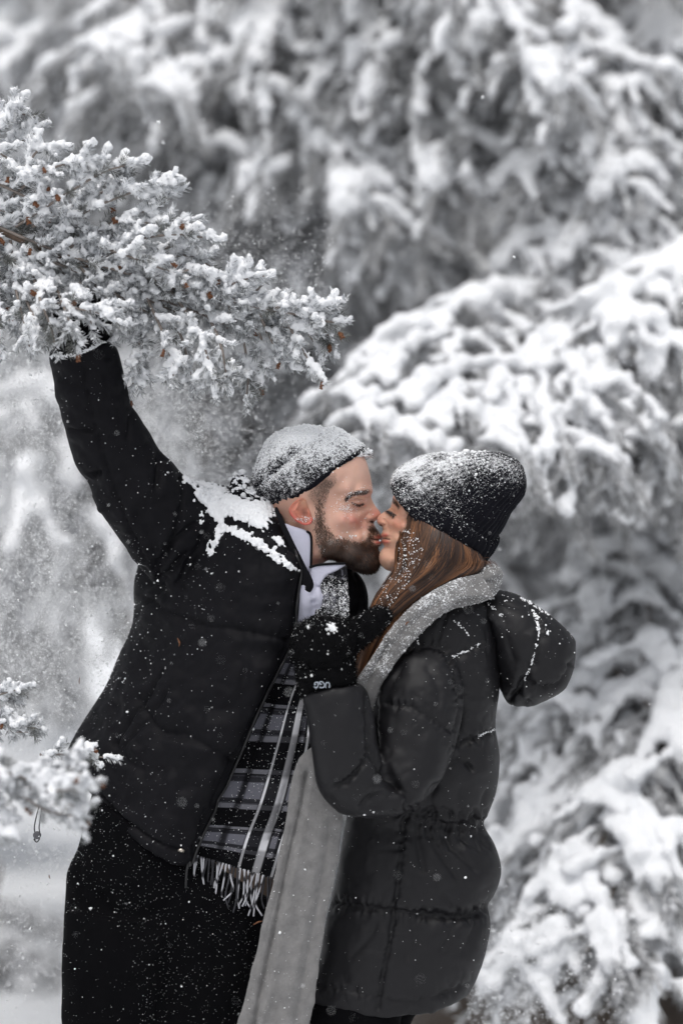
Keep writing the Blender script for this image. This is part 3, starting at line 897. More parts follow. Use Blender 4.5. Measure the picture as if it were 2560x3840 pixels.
def m_col(u, v):
    c = np.tile([[0.66, 0.405, 0.315]], (len(u), 1))
    c = mixcol(c, (0.52, 0.150, 0.125), 0.62 * gauss(u, v, 1326, 1950, 46, 28, 10) * (.8 + .3 * fbm(np.stack([u / 14, v / 14, u * 0], -1), 2)))
    c = mixcol(c, (0.56, 0.20, 0.155), 0.65 * gauss(u, v, 1408, 1925, 24, 20))
    c = mixcol(c, (0.68, 0.45, 0.36), 0.6 * gauss(u, v, 1330, 1780, 60, 50))
    c = mixcol(c, (0.32, 0.13, 0.085), 0.55 * gauss(u, v, 1340, 1895, 30, 10))
    lip = gauss(u, v, 1420, 2012, 17, 7, 6) + gauss(u, v, 1420, 2034, 17, 7, -4)
    c = mixcol(c, (0.46, 0.125, 0.095), np.clip(1.3 * lip, 0, 0.95))
    ql, _, _ = seg_dist(u, v, [(1436, 2022), (1415, 2024), (1394, 2021)])
    c = mixcol(c, (0.09, 0.025, 0.02), np.exp(-(ql / 3.0) ** 2) * .9)  # shade between the lips painted as a dark line
    c = mixcol(c, (0.030, 0.010, 0.008), np.clip(1.3 * gauss(u, v, 1394, 1957, 9, 5, 15), 0, 1))  # nostril shade painted into the skin colour
    c = mixcol(c, (0.026, 0.013, 0.009), 0.95 * m_beard(u, v) ** 0.8 * (1 - np.clip(1.3 * lip, 0, 1)))
    # clipped hair at the temple and round the ear
    tq = np.clip(gauss(u, v, 1215, 1815, 48, 30, -38) + gauss(u, v, 1180, 1850, 30, 40), 0, 1)
    c = mixcol(c, (0.24, 0.15, 0.11), 0.6 * tq)
    c = mixcol(c, (0.05, 0.025, 0.018), 0.8 * np.exp(-(seg_dist(u, v, [(1300, 1866), (1325, 1852), (1352, 1846), (1380, 1843)])[0] / 6.5) ** 2))
    c = mixcol(c, (0.045, 0.02, 0.014), 0.85 * np.exp(-(seg_dist(u, v, [(1318, 1885), (1331, 1892), (1346, 1894), (1361, 1889)])[0] / 2.6) ** 2))
    c = mixcol(c, (0.30, 0.14, 0.09), 0.6 * sstep(2060, 2130, v) * sstep(1260, 1200, u))  # neck darker below the jaw
    return c
hv, hf, hc, (hu, hvv, hH) = head(m_out, (1210, 1900), m_ctl, m_ft, m_col, MY)
head_tree_m = bvh(hv, hf)
# ear: shell with rim, bowl and lobe, standing off the head
ear_out = [(1128, 1868), (1105, 1880), (1085, 1902), (1084, 1920), (1096, 1940), (1114, 1957), (1140, 1969), (1162, 1966), (1172, 1950), (1166, 1925), (1156, 1900), (1146, 1876)]
ev, ef = inflate(ear_out, (1132, 1922), (20, 16), MY - 146 * PX, 160, 40, 2.6, tilt=0.35)
eu, evv = UV(ev)
rimq = seg_dist(eu, evv, crom(np.array(ear_out[:9], float), 60))[0]
front_ = ev[:, 1] < (MY - 146 * PX + 0.35 * (eu - 1132) * PX)
dd = 14 * np.exp(-(rimq / 7) ** 2) - 16 * gauss(eu, evv, 1138, 1922, 20, 26, -25) + 7 * np.exp(-(seg_dist(eu, evv, [(1120, 1885), (1108, 1912), (1122, 1938), (1142, 1946)])[0] / 6) ** 2) + 8 * gauss(eu, evv, 1160, 1925, 8, 12)
ev[:, 1] -= dd * PX * front_
ec = np.tile([[0.56, 0.22, 0.155]], (len(ev), 1))
ec = mixcol(ec, (0.55, 0.10, 0.085), 0.9 * np.exp(-(rimq / 9) ** 2) * sstep(1900, 1930, evv))
ec = mixcol(ec, (0.50, 0.27, 0.18), gauss(eu, evv, 1140, 1885, 20, 22))
ec = mixcol(ec, (0.22, 0.085, 0.06), 0.9 * gauss(eu, evv, 1142, 1924, 13, 16, -20))  # shade in the ear's bowl painted dark
# rest of the body under the clothes (torso, arms, legs), one closed skin
bV, bF = remesh(*join([loft([(990, 2080, 1130, 2140, .02, 80, 80), (800, 2040, 1010, 2160, .04, 110, 130), (660, 2180, 930, 2340, .05, 120, 140), (600, 2500, 820, 2640, .05, 120, 140), (500, 2850, 700, 2980, .05, 110, 130), (430, 3180, 740, 3280, .04, 100, 110), (400, 3350, 800, 3420, .03, 100, 110)], 40, 32)[:2],
                        loft([(640, 2120, 780, 1920, .0, 90, 90), (450, 1950, 570, 1800, -.03, 70, 70), (320, 1680, 420, 1640, -.06, 60, 60), (280, 1400, 370, 1390, -.08, 45, 45)], 30, 24)[:2],
                        loft([(380, 3350, 560, 3380, -.02, 80, 80), (320, 3900, 560, 3900, -.04, 100, 100), (360, 4500, 530, 4500, -.04, 80, 80), (370, 5150, 500, 5150, -.04, 60, 60)], 40, 24)[:2],
                        loft([(620, 3380, 820, 3400, .06, 80, 80), (580, 3900, 800, 3900, .07, 100, 100), (600, 4500, 770, 4500, .07, 80, 80), (620, 5150, 750, 5150, .07, 60, 60)], 40, 24)[:2]]), 0.012, 2)
V, F = join([(hv, hf), (ev, ef), (bV, bF)])
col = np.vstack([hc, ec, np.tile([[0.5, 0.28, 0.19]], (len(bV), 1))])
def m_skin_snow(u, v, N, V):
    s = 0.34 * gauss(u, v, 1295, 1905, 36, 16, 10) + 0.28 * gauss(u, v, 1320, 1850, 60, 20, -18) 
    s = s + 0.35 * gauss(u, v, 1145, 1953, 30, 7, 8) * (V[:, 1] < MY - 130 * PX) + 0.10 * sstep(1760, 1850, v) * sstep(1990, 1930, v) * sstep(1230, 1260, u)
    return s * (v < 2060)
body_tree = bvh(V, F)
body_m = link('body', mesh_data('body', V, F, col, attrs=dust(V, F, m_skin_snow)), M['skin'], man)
# snow grains caught on brow, cheek, ear and beard
fg = np.vstack([rng.normal(0, 1, (90, 2)) * [34, 7] @ np.array([[.95, -.30], [.30, .95]]) + [1325, 1853], rng.normal(0, 1, (110, 2)) * [26, 10] + [1292, 1906], rng.normal(0, 1, (70, 2)) * [60, 40] + [1310, 1890], rng.normal(0, 1, (75, 2)) * [24, 5] + [1138, 1949],
                rng.normal(0, 1, (14, 2)) * [8, 3] + [1318, 2010], rng.normal(0, 1, (7, 2)) * [6, 4] + [1272, 2014], rng.normal(0, 1, (5, 2)) * [5, 3] + [1216, 2060], rng.normal(0, 1, (30, 2)) * [70, 45] + [1310, 2060]])
gp = [drop(body_tree, *q, .0006)[0] for q in fg]; gr = np.concatenate([rng.uniform(.7, 1.9, 270), rng.uniform(.6, 1.9, 75), rng.uniform(1.2, 2.8, 26), rng.uniform(.7, 1.6, 30)])
gk = [i for i, g_ in enumerate(gp) if g_ is not None]
link('snow', mesh_data('snow', *blobs(np.array([gp[i] for i in gk]), gr[gk] * PX, ICO[1], .4)), M['flake'], body_m, kind='stuff')
# beard, brow, temple hair and lashes as strands
pts = rand_in(beard_poly, 9000, lambda u, v: m_beard(u, v) ** 1.1)
dk = m_beard(pts[:, 0], pts[:, 1])
dirs = np.stack([0.10 + 0.5 * sstep(1200, 1400, pts[:, 0]) + rng.normal(0, .34, len(pts)), 1.0 + rng.normal(0, .15, len(pts))], -1)
mst = gauss(pts[:, 0], pts[:, 1], 1404, 1985, 26, 16, 40) > 0.45
dirs[mst] = np.stack([rng.normal(0.25, .25, mst.sum()), np.ones(mst.sum())], -1)
lens = (9 + 20 * dk) * rng.uniform(.6, 1.2, len(pts)); lens[mst] = rng.uniform(9, 15, mst.sum())
bc = np.array([[0.012, 0.0065, 0.0048]]) * (1 + 1.5 * rng.random((len(pts), 1)) ** 2) + np.array([[0.07, 0.028, 0.011]]) * (rng.random((len(pts), 1)) ** 3)
bc = bc + np.array([[0.08, 0.04, 0.022]]) * ((1 - dk) * .8)[:, None]
rb = hair_on(head_tree_m, pts, dirs, lens, 0.34, bc, 1.9)
link('beard', mesh_data('beard', rb[0], rb[1], rb[2]), M['hair'], man)
pts = rand_in([(1298, 1872), (1320, 1850), (1350, 1840), (1382, 1838), (1384, 1848), (1350, 1854), (1322, 1862), (1302, 1878)], 420)
rb1 = hair_on(head_tree_m, pts, np.stack([-np.ones(420), rng.normal(0.15, .25, 420)], -1), rng.uniform(9, 16, 420), .2, np.tile([[0.028, 0.016, 0.012]], (420, 1)), 1.6)
pts = np.stack([np.linspace(1320, 1360, 70), 1889 + 5 * np.sin(np.linspace(0, np.pi, 70))], -1)
rb2 = hair_on(head_tree_m, pts, np.stack([np.linspace(-.5, .5, 70), np.ones(70)], -1), rng.uniform(5, 9, 70), .9, np.tile([[0.012, 0.008, 0.007]], (70, 1)), 1.5)
V, F = join([rb1, rb2]); link('eyebrow', mesh_data('eyebrow', V, F, np.vstack([rb1[2], rb2[2]])), M['hair'], man)
tp = [(1150, 1850), (1195, 1815), (1235, 1780), (1262, 1765), (1262, 1800), (1235, 1835), (1222, 1880), (1215, 1930), (1190, 1940), (1178, 1890), (1165, 1870)]
pts = rand_in(tp, 1500, lambda u, v: gauss(u, v, 1210, 1825, 45, 45))
rb = hair_on(head_tree_m, pts, np.stack([rng.normal(.15, .2, 1500), np.ones(1500)], -1), rng.uniform(6, 11, 1500), .25, np.array([[0.11, 0.07, 0.052]]) * rng.uniform(.5, 1.6, (1500, 1)), .8)
nfr = 130
fr0 = np.stack([np.linspace(1318, 1392, nfr), np.linspace(1712, 1704, nfr) + rng.normal(0, 3, nfr)], -1)
FP = []
for k in range(nfr):
    a = W(fr0[k, 0], fr0[k, 1], MY - rng.uniform(-70, 70) * PX)
    tt = np.linspace(0, 1, 4)[:, None]
    FP.append(a + np.array([rng.uniform(8, 16), rng.normal(0, 4), -rng.uniform(-3, 9)]) * PX * tt)
fr = ribbons(np.array(FP), np.tile([[0, -1.0, 0]], (nfr, 1)), 2.0 * PX, np.tile([[0.04, 0.026, 0.02]], (nfr, 1)))
V, F = join([rb, fr]); hair_m = link('hair', mesh_data('hair', V, F, np.vstack([rb[2], fr[2]])), M['hair'], man)
# snow caught on the fringe
c = np.stack([rng.uniform(1312, 1394, 420), np.zeros(420)], -1); c[:, 1] = 1712 - (c[:, 0] - 1312) * 0.08 + rng.normal(0, 6, 420) - 6
SV = blobs(W(c[:, 0], c[:, 1], MY + rng.uniform(-95, 95, 420) * PX * np.clip(1.2 - (c[:, 0] - 1312) / 90, .25, 1)), rng.uniform(2.5, 6.5, 420) * PX, ICO[1], .3)
link('snow', mesh_data('snow', *SV), M['snow'], hair_m, kind='stuff')

# beanie
bs = [(1368, 1688, 1040, 1930, MY, 152, 152), (1362, 1668, 1012, 1912, MY, 164, 164), (1338, 1648, 975, 1885, MY, 172, 172), (1305, 1628, 946, 1858, MY, 174, 174), (1286, 1614, 938, 1838, MY, 166, 166),
      (1258, 1605, 941, 1808, MY, 166, 166), (1215, 1608, 948, 1768, MY, 162, 162), (1165, 1598, 968, 1714, MY, 140, 140), (1120, 1600, 996, 1660, MY, 98, 98), (1085, 1606, 1030, 1626, MY, 40, 40)]
V, F, uv = loft(bs, 110, 240, 2.05)
N = normals(V, F); u, v = UV(V)
thi = np.concatenate([np.tile(np.arange(240), 110), [0, 0]]) / 240
row = np.concatenate([np.repeat(np.arange(110), 240), [0, 109]]) / 109
base_dust = None
dsp = 1.2 * np.sin(thi * 2 * np.pi * 60) * (row > .01) + 2.0 * fbm(V * 150, 2) + 5 * fbm(V * 22 + 3, 2)
dsp -= 7 * np.exp(-(seg_dist(u, v, curve([(938, 1842), (985, 1815), (1040, 1768), (1095, 1715), (1150, 1672), (1205, 1640)]))[0] / 9) ** 2) * (N[:, 1] < .2)
dsp += 7 * np.exp(-(seg_dist(u, v, curve([(955, 1862), (1010, 1828), (1065, 1775), (1120, 1722), (1180, 1680)]))[0] / 14) ** 2) * (N[:, 1] < .2)
V0 = V; V = V + N * (dsp * PX)[:, None]
crease = lambda u, v: seg_dist(u, v, curve([(938, 1842), (985, 1815), (1040, 1768), (1095, 1715), (1150, 1672)]))
def m_hat_snow(u, v, N, V):
    h = (1688 + (1368 - u) * 0.74) - v                        # height above the rim line
    q, run, side = crease(u, v)
    s = 0.68 + 0.20 * N[:, 2] + 0.08 * sstep(30, 170, h) - 0.50 * sstep(30, 4, h) + .10 * fbm(V * 45, 2) - 0.12 * sstep(1000, 960, u) * sstep(1720, 1800, v)
    up = (v < 1842 - (u - 938) * 0.80)
    s -= 0.14 * np.exp(-(q / 26) ** 2) * up * sstep(1160, 1080, u)
    return s
bean_m = link('beanie', mesh_data('beanie', V, F, attrs=dust(V0, F, m_hat_snow)), M['knit'], man)
sp1 = specks(V, F, 9000, 1.5 * PX, lambda p, n: np.clip(0.25 + n[:, 2], 0.02, 1) ** 1.5)
sp2 = specks(V, F, 240, 2.6 * PX, lambda p, n: np.clip(n[:, 2] - 0.55, 0, 1), ICO[1])
link('snow', mesh_data('snow', *join([sp1, sp2])), M['flake'], bean_m, kind='stuff')

# fleece top: body of the top, stand-up collar near side and far side
fl = [(1010, 2060, 1180, 2130, .02, 120, 120), (1000, 2150, 1280, 2200, .0, 175, 150), (960, 2280, 1270, 2320, .0, 175, 150), (880, 2450, 1130, 2520, .05, 120, 140), (740, 2800, 960, 2850, .06, 110, 140), (640, 3000, 860, 3080, .06, 110, 140)]
V, F, uv = loft(fl, 90, 80)
V = carve(V, F, [([(1172, 2150), (1195, 2180), (1185, 2230), (1200, 2330)], 26, 10), ([(1230, 2130), (1212, 2190), (1222, 2260), (1216, 2330)], 24, 9), ([(1160, 2210), (1176, 2270), (1170, 2340)], 20, 8), ([(1260, 2150), (1250, 2230)], 10, 8), ([(1165, 2290), (1172, 2340)], 8, 6)], noise=(5, 60))
fle = link('fleece_top', mesh_data('fleece_top', V, F, attrs={'snow': np.zeros(len(V))}), M['fleece'], man)
def slab(outline, centre, y0, th, tilt=0, curvef=None, p=8.0, **k):
    V, F = inflate(outline, centre, th, y0, 140, 26, p, tilt=tilt)
    if curvef is not None:
        u, v = UV(V); V[:, 1] += curvef(u, v) * PX
    return V, F
col_out = [(1066, 1966), (1100, 1974), (1140, 1986), (1161, 2002), (1166, 2030), (1165, 2090), (1163, 2140), (1145, 2140), (1118, 2090), (1085, 2020)]
V, F = slab(col_out, (1128, 2040), -0.062, 9, 0.35, lambda u, v: 0.0012 * (u - 1110) ** 2)
colr = link('collar', mesh_data('collar', V, F, attrs={'snow': np.zeros(len(V))}), M['fleece'], fle)
pth = crom(np.array([(1150, 1992), (1163, 2003), (1168, 2030), (1167, 2090), (1165, 2140)], float), 30)
V, F = tube(W(pth[:, 0], pth[:, 1], -0.066 + 0.35 * (pth[:, 0] - 1128) * PX + 0.0012 * (pth[:, 0] - 1110) ** 2 * PX), 4.5 * PX, 8)
link('collar_trim', mesh_data('collar_trim', V, F, attrs={'snow': np.zeros(len(V))}), M['shell'], fle)
V, F = slab([(1166, 2122), (1220, 2117), (1292, 2116), (1270, 2136), (1225, 2160), (1196, 2200), (1172, 2190), (1162, 2150)], (1200, 2145), -0.066, 12, 0.0, lambda u, v: 0.12 * (u - 1166) * .6)
link('collar', mesh_data('collar', V, F, attrs={'snow': np.zeros(len(V))}), M['fleece'], fle)
pth = crom(np.array([(1160, 2128), (1190, 2119), (1240, 2114), (1296, 2113)], float), 24)
V, F = tube(W(pth[:, 0], pth[:, 1], -0.072 + 0.12 * (pth[:, 0] - 1166) * PX * .6), 4.5 * PX, 8)
link('collar_trim', mesh_data('collar_trim', V, F, attrs={'snow': np.zeros(len(V))}), M['shell'], fle)

# jacket: body, raised sleeve, far sleeve
jb = [(905, 1838, 1040, 1890, 0.02, 70, 90, 0, -0.02), (800, 1812, 1078, 1990, 0.02, 170, 200, 0, -0.05), (700, 1808, 1128, 2120, 0.02, 205, 230, 0, -0.085), (620, 1890, 1128, 2240, 0.025, 225, 240, 0, -0.1), (545, 2030, 1106, 2380, 0.03, 235, 240, 0, -0.105), (505, 2190, 1070, 2480, 0.03, 240, 240, 0, -0.105), (500, 2330, 1004, 2612, 0.03, 240, 240, 0, -0.1), (440, 2472, 935, 2765, 0.03, 240, 240, 0, -0.095), (392, 2582, 868, 2905, 0.03, 240, 240, 0, -0.09), (318, 2696, 800, 3050, 0.03, 235, 240, 0, -0.085), (262, 2796, 738, 3205, 0.03, 225, 235, 0, -0.08), (256, 2822, 706, 3240, 0.03, 215, 225, 45, -0.08), (290, 2870, 690, 3225, 0.03, 190, 200, 45, -0.07)]
ja = [(640, 2230, 830, 1880, .0, 110, 130), (545, 2150, 735, 1815, -.02, 140, 140), (479, 2063, 682, 1775, -.035, 138, 138), (423, 1986, 647, 1733, -.045, 132, 132), (367, 1902, 598, 1686, -.055, 126, 126), (332, 1812, 562, 1622, -.065, 122, 122),
      (294, 1762, 542, 1593, -.07, 120, 120), (264, 1684, 512, 1545, -.078, 122, 122), (244, 1598, 494, 1522, -.085, 126, 126), (216, 1495, 480, 1462, -.092, 126, 126), (195, 1389, 460, 1380, -.098, 122, 122), (186, 1338, 440, 1308, -.1, 112, 112), (196, 1316, 412, 1280, -.1, 96, 96)]
V, F = remesh(*join([loft(jb, 110, 90, 2.3)[:2], loft(ja, 90, 60, 2.2)[:2]]), 0.0042, 2)
seams = [([(394, 1365), (395, 1420), (312, 1380)][:0] or [(310, 1345), (322, 1440), (345, 1540), (370, 1640), (405, 1760), (450, 1880), (500, 2010), (545, 2100)], 8, 5),
         ([(682, 1790), (690, 1860), (672, 1960), (640, 2060), (590, 2165)], 12, 8), ([(595, 1690), (600, 1760), (575, 1850)], 16, 12, 0, 1), ([(335, 1795), (362, 1775), (390, 1770)], 16, 12, 0, 1),
         ([(560, 2175), (620, 2080), (700, 1990), (760, 1960)], 14, 16, 0, 1), ([(520, 2120), (560, 2190), (640, 2150), (720, 2060)], 16, 14, 0, 1), ([(505, 2330), (560, 2250), (650, 2160)], 10, 14, 0, 1),
         ([(498, 1530), (490, 1600), (470, 1660)], 10, 14, 0, 1), ([(245, 1600), (300, 1615), (380, 1622)], 9, 8, 0, 1), ([(600, 2100), (560, 2000), (500, 1900)], 8, 20, 0, 1),
         ([(540, 2240), (640, 2300), (760, 2340), (900, 2360), (1080, 2400)], 9, 12, 2), ([(520, 2620), (600, 2740), (700, 2760), (800, 2810), (880, 2850)], 10, 16, 2),
         ([(610, 2515), (560, 2600), (490, 2700), (430, 2790)], 10, 6), ([(650, 2560), (590, 2650), (520, 2740), (450, 2810)], 7, 6, 0, 1), ([(376, 2990), (450, 3060), (560, 3140), (700, 3200)], 12, 7), ([(420, 2760), (500, 2870), (640, 2900)], 8, 22, 0, 1),
         ([(1090, 2010), (1130, 2130), (1108, 2300), (1080, 2430), (1000, 2590), (910, 2780), (800, 3020), (720, 3200)], 8, 7), ([(1060, 1960), (980, 2080), (940, 2200)], 6, 40, 0, 1)]
V = carve(V, F, [(l_[0], l_[1] * 1.8) + tuple(l_[2:]) for l_ in seams], noise=(13, 70))
PATCH = [[(690, 1785), (760, 1800), (850, 1835), (900, 1870), (960, 1880), (1020, 1885), (1030, 1930), (1005, 1960), (985, 1985), (930, 1960), (860, 1930), (830, 1960), (800, 1940), (775, 1900), (735, 1870), (735, 1830), (700, 1800)],
         [(830, 1950), (850, 1975), (800, 2075), (785, 2095), (775, 2080), (800, 2020)], [(850, 1968), (905, 1985), (960, 2020), (1010, 2055), (1060, 2085), (1115, 2140), (1118, 2150), (1060, 2115), (1000, 2075), (940, 2030), (880, 2005), (840, 1995)],
         [(752, 1920), (765, 1925), (765, 1950), (750, 1960), (742, 1945)], [(1020, 2010), (1055, 2015), (1060, 2050), (1040, 2045)], [(690, 1780), (700, 1780), (688, 1840), (684, 1830)]]
def m_jacket_snow(u, v, N, V):
    s = np.zeros(len(u))
    wu = 16 * fbm(np.stack([u / 22, v / 22, u * 0], -1), 3); wv = 16 * fbm(np.stack([u / 22 + 50, v / 22, u * 0], -1), 3)
    u, v = u + wu, v + wv
    for P in PATCH:
        q, _, _ = seg_dist(u, v, np.array(P + P[:1], float))
        s = np.maximum(s, np.where(in_poly(u, v, P), .30 + .50 * sstep(0, 16, q), sstep(18, 0, q) * .32))
    return s * (N[:, 1] < 0.3) + 0.35 * gauss(u, v, 1100, 2350, 14, 90, 10)
jac = link('jacket', mesh_data('jacket', V, F, attrs=dust(V, F, m_jacket_snow)), M['shell'], man)
jac_tree = bvh(V, F); jacV, jacF = V, F
# settled snow: thick clumps on the shoulder + loose flakes
SN = []
for P, n in zip(PATCH, (2400, 170, 560, 30, 60, 40)):
    for q in rand_in(P, n) + rng.normal(0, 6, (n, 2)):
        p, nn = drop(jac_tree, q[0], q[1])
        if p is not None:
            SN.append(np.append(p + np.array(nn) * 0.0015, (1.2 + 6.2 * rng.random() ** 1.8) * (1.25 if n > 1000 else 1.1)))
SN = np.array(SN)
R3 = SN[:, 3:4] * PX * np.array([[1, 1, .8]]) * rng.uniform(.8, 1.2, (len(SN), 3))
cl = blobs(SN[:, :3], R3, ICO[1], .35)
cl = remesh(cl[0], [cl[1]], .0021, 2)
cl = (cl[0] + normals(*cl) * (.0016 * fbm(cl[0] * 260, 3))[:, None], cl[1])
fl1 = specks(V, F, 1500, 0.70 * PX, lambda p, n: (n[:, 1] < .1) * (0.22 + 0.78 * sstep(1.9, 1.2, p[:, 2])) * (0.4 + (fbm(p * 9, 2) > 0) * 1.0), jitter=.65)
fl2 = specks(V, F, 70, 1.8 * PX, lambda p, n: (n[:, 1] < .1) * 1.0, ICO[1])
cuff = np.array([(190, 1338), (215, 1330), (250, 1335), (290, 1330), (330, 1312), (362, 1296), (395, 1280)], float)
cq = crom(cuff, 170) + rng.normal(0, 3, (170, 2))
cp = [drop(jac_tree, a, b_) [0] for a, b_ in cq]; cp = np.array([c for c in cp if c is not None])
cb = blobs(cp, rng.uniform(2, 5, len(cp)) * PX, ICO[1], .35)
link('snow', mesh_data('snow', *join([cl, fl1, fl2, cb])), M['snow'], jac, kind='stuff')
# collar facing that folds open beside the zip, hood bundle behind the neck, zip, pull, popper, cord
V, F = slab([(1040, 1903), (1062, 1950), (1100, 2030), (1140, 2110), (1176, 2190), (1150, 2240), (1120, 2300), (1108, 2310), (1118, 2230), (1122, 2150), (1090, 2060), (1050, 1970), (1030, 1915)], (1120, 2130), -0.082, 8, 0.1)
link('lapel', mesh_data('lapel', V, F, attrs={'snow': np.zeros(len(V))}), M['shell'], jac)
V, F = inflate([(862, 1840), (868, 1800), (895, 1775), (925, 1785), (945, 1830), (985, 1860), (1030, 1890), (1045, 1930), (1000, 1930), (940, 1900), (890, 1880)], (925, 1845), 90, 0.0, 160, 40)
V = carve(V, F, [([(880, 1800), (920, 1840), (960, 1880)], 16, 10), ([(905, 1780), (915, 1820), (910, 1860)], 12, 9)], noise=(10, 22))
hd = link('hood', mesh_data('hood', V, F, attrs=dust(V, F, lambda u, v, N, V: .3 + .8 * N[:, 2] - .3 * (fbm(V * 40, 2) > 0))), M['shell'], jac)
hs = specks(V, F, 260, 5 * PX, lambda p, n: np.clip(n[:, 2] - .3, 0, 1) * (fbm(p * 45, 2) > -.1), ICO[1])
link('snow', mesh_data('snow', *hs), M['snow'], jac, kind='stuff')
zl = crom(np.array([(1040, 1905), (1075, 1985), (1103, 2060), (1130, 2140), (1122, 2210), (1112, 2290), (1110, 2370), (1078, 2455), (1036, 2535), (996, 2615), (955, 2705), (918, 2795), (875, 2890), (835, 2985), (798, 3060), (764, 3130), (735, 3205), (722, 3238)], float), 420)
zp = []
for a, b_ in zl:
    p, nn = drop(jac_tree, a - 5, b_, 0.002)
    if p is None:
        p, nn = drop(jac_tree, a - 14, b_, 0.002)
    zp.append(p if p is not None else W(a, b_, -0.03))
zp = np.array(zp)
zp = np.array([zp[max(0, i - 6):i + 7].mean(0) for i in range(len(zp))])
tape = tube(zp, 5.5 * PX, 6)
dz = np.gradient(zp, axis=0); dz /= np.linalg.norm(dz, axis=1, keepdims=True)
sd = np.cross(dz, [0, 1.0, 0])
tc = zp[::2] + np.array([0, -1, 0]) * 3.5 * PX
teeth = spindles(tc - sd[::2] * 6 * PX, tc + sd[::2] * 6 * PX, 2.6 * PX, 4)
zo = link('zipper', mesh_data('zipper', *join([tape, teeth])), M['zip'], jac)
pp = W([712, 706, 700], [3236, 3262, 3268], zp[-1][1] - .004)
pull = join([tube(W([706, 700, 697], [3240, 3268, 3330], zp[-1][1] - .006), [5 * PX, 4 * PX, 4.5 * PX], 8, 12), blobs(W([712], [3240], zp[-1][1] - .004), np.array([[9, 6, 11]]) * PX, ICO[2], .05)])
link('zip_pull', mesh_data('zip_pull', *pull), M['zip'], jac)
p, nn = drop(jac_tree, 679, 3190, 0.001)
if p is None:
    p = W(679, 3190, -.02); nn = np.array([0, -1, 0])
a = np.linspace(0, 2 * np.pi, 28, endpoint=False)
def disc(p, nn, prof):
    nn = np.array(nn) / np.linalg.norm(nn); x = np.cross(nn, [0, 0, 1.0]); x /= np.linalg.norm(x); yv = np.cross(nn, x)
    V = np.vstack([p + nn * h * PX + (np.cos(a)[:, None] * x + np.sin(a)[:, None] * yv) * r * PX for r, h in prof])
    F = [grid_faces(len(prof), len(a), True)]
    V = np.vstack([V, p + nn * prof[-1][1] * PX]); k = np.arange(len(a)); o = (len(prof) - 1) * len(a)
    F.append(np.stack([o + k, o + (k + 1) % len(a), np.full(len(a), len(V) - 1)], -1))
    return V, F
link('snap_button', mesh_data('snap_button', *disc(p, nn, [(12, -3), (12, 3), (10, 5), (8, 3.5), (7.5, 2.5), (6.5, 4.5), (3, 5.5)])), M['metal'], jac)
cd = crom(np.array([(262, 2840), (215, 2900), (160, 2960), (146, 3030), (138, 3060), (130, 3100), (132, 3126)], float), 40)
cd2 = crom(np.array([(270, 2850), (230, 2920), (172, 2970), (158, 3030), (153, 3065), (148, 3100), (150, 3124)], float), 40)
co = link('drawcord', mesh_data('drawcord', *join([tube(W(cd[:, 0], cd[:, 1], .0), 2.4 * PX, 7), tube(W(cd2[:, 0], cd2[:, 1], .0), 2.4 * PX, 7), tube(crom(W([134, 128, 138, 148, 150], [3150, 3146, 3158, 3148, 3140], 0.0), 16), 2.4 * PX, 7)])), M['zip'], jac)
link('cord_lock', mesh_data('cord_lock', *disc(W(140, 3132, -.004), np.array([0, -1, 0]), [(14, -9), (15, -5), (15, 4), (12, 7), (6, 7), (5, 5), (2.5, 8)])), M['plastic'], co)
# far sleeve, tucked round behind the woman
V, F, _ = loft([(980, 2080, 1200, 2120, .12, 90, 110), (1040, 2200, 1300, 2200, .17, 110, 110), (1120, 2330, 1350, 2260, .22, 105, 105), (1260, 2480, 1420, 2330, .26, 100, 100), (1500, 2520, 1500, 2350, .27, 95, 95), (1650, 2520, 1640, 2360, .26, 90, 90)], 70, 44)
V = carve(V, F, [], noise=(8, 60))
link('sleeve', mesh_data('sleeve', V, F, attrs={'snow': np.zeros(len(V))}), M['shell'], jac)
# the jacket's far front panel hanging open beyond the scarf
V, F = slab([(1260, 2120), (1330, 2140), (1372, 2200), (1378, 2290), (1340, 2420), (1280, 2520), (1230, 2480), (1255, 2350), (1262, 2220)], (1300, 2290), 0.045, 34, 0.0, None, 4.0)
V = carve(V, F, [([(1330, 2150), (1350, 2230), (1335, 2330)], 10, 10)], noise=(6, 40))
link('front_panel', mesh_data('front_panel', V, F, attrs={'snow': np.zeros(len(V))}), M['shell'], jac)

# trousers and boots
V, F = remesh(*join([loft([(350, 2960, 760, 3210, .02, 215, 215), (300, 3160, 880, 3300, .02, 225, 225), (258, 3256, 1015, 3380, .02, 225, 225), (246, 3371, 1040, 3460, .02, 215, 215), (238, 3520, 1030, 3560, .02, 205, 200), (235, 3820, 975, 3840, .02, 200, 190), (245, 4100, 880, 4100, .02, 180, 170)], 50, 60)[:2],
                     loft([(246, 3400, 660, 3440, -.03, 150, 150), (237, 3560, 650, 3570, -.04, 170, 160), (234, 3830, 640, 3840, -.045, 165, 155), (250, 4400, 610, 4400, -.05, 150, 150), (300, 5100, 560, 5100, -.05, 120, 120), (305, 5230, 560, 5230, -.05, 120, 120)], 70, 50)[:2],
                     loft([(560, 3440, 985, 3480, .07, 150, 150), (560, 3560, 968, 3570, .08, 165, 165), (555, 3830, 925, 3840, .085, 160, 160), (560, 4400, 860, 4400, .09, 150, 150), (590, 5100, 840, 5100, .09, 120, 120), (595, 5230, 845, 5230, .09, 120, 120)], 70, 50)[:2]]), 0.0065, 2)
V = carve(V, F, [([(330, 3320), (420, 3420), (520, 3470), (650, 3490)], 12, 18), ([(300, 3240), (310, 3350), (330, 3420)], 8, 10), ([(640, 3650), (600, 3750), (590, 3840)], 16, 16), ([(700, 3300), (620, 3400), (500, 3450)], 10, 20)], noise=(8, 70))
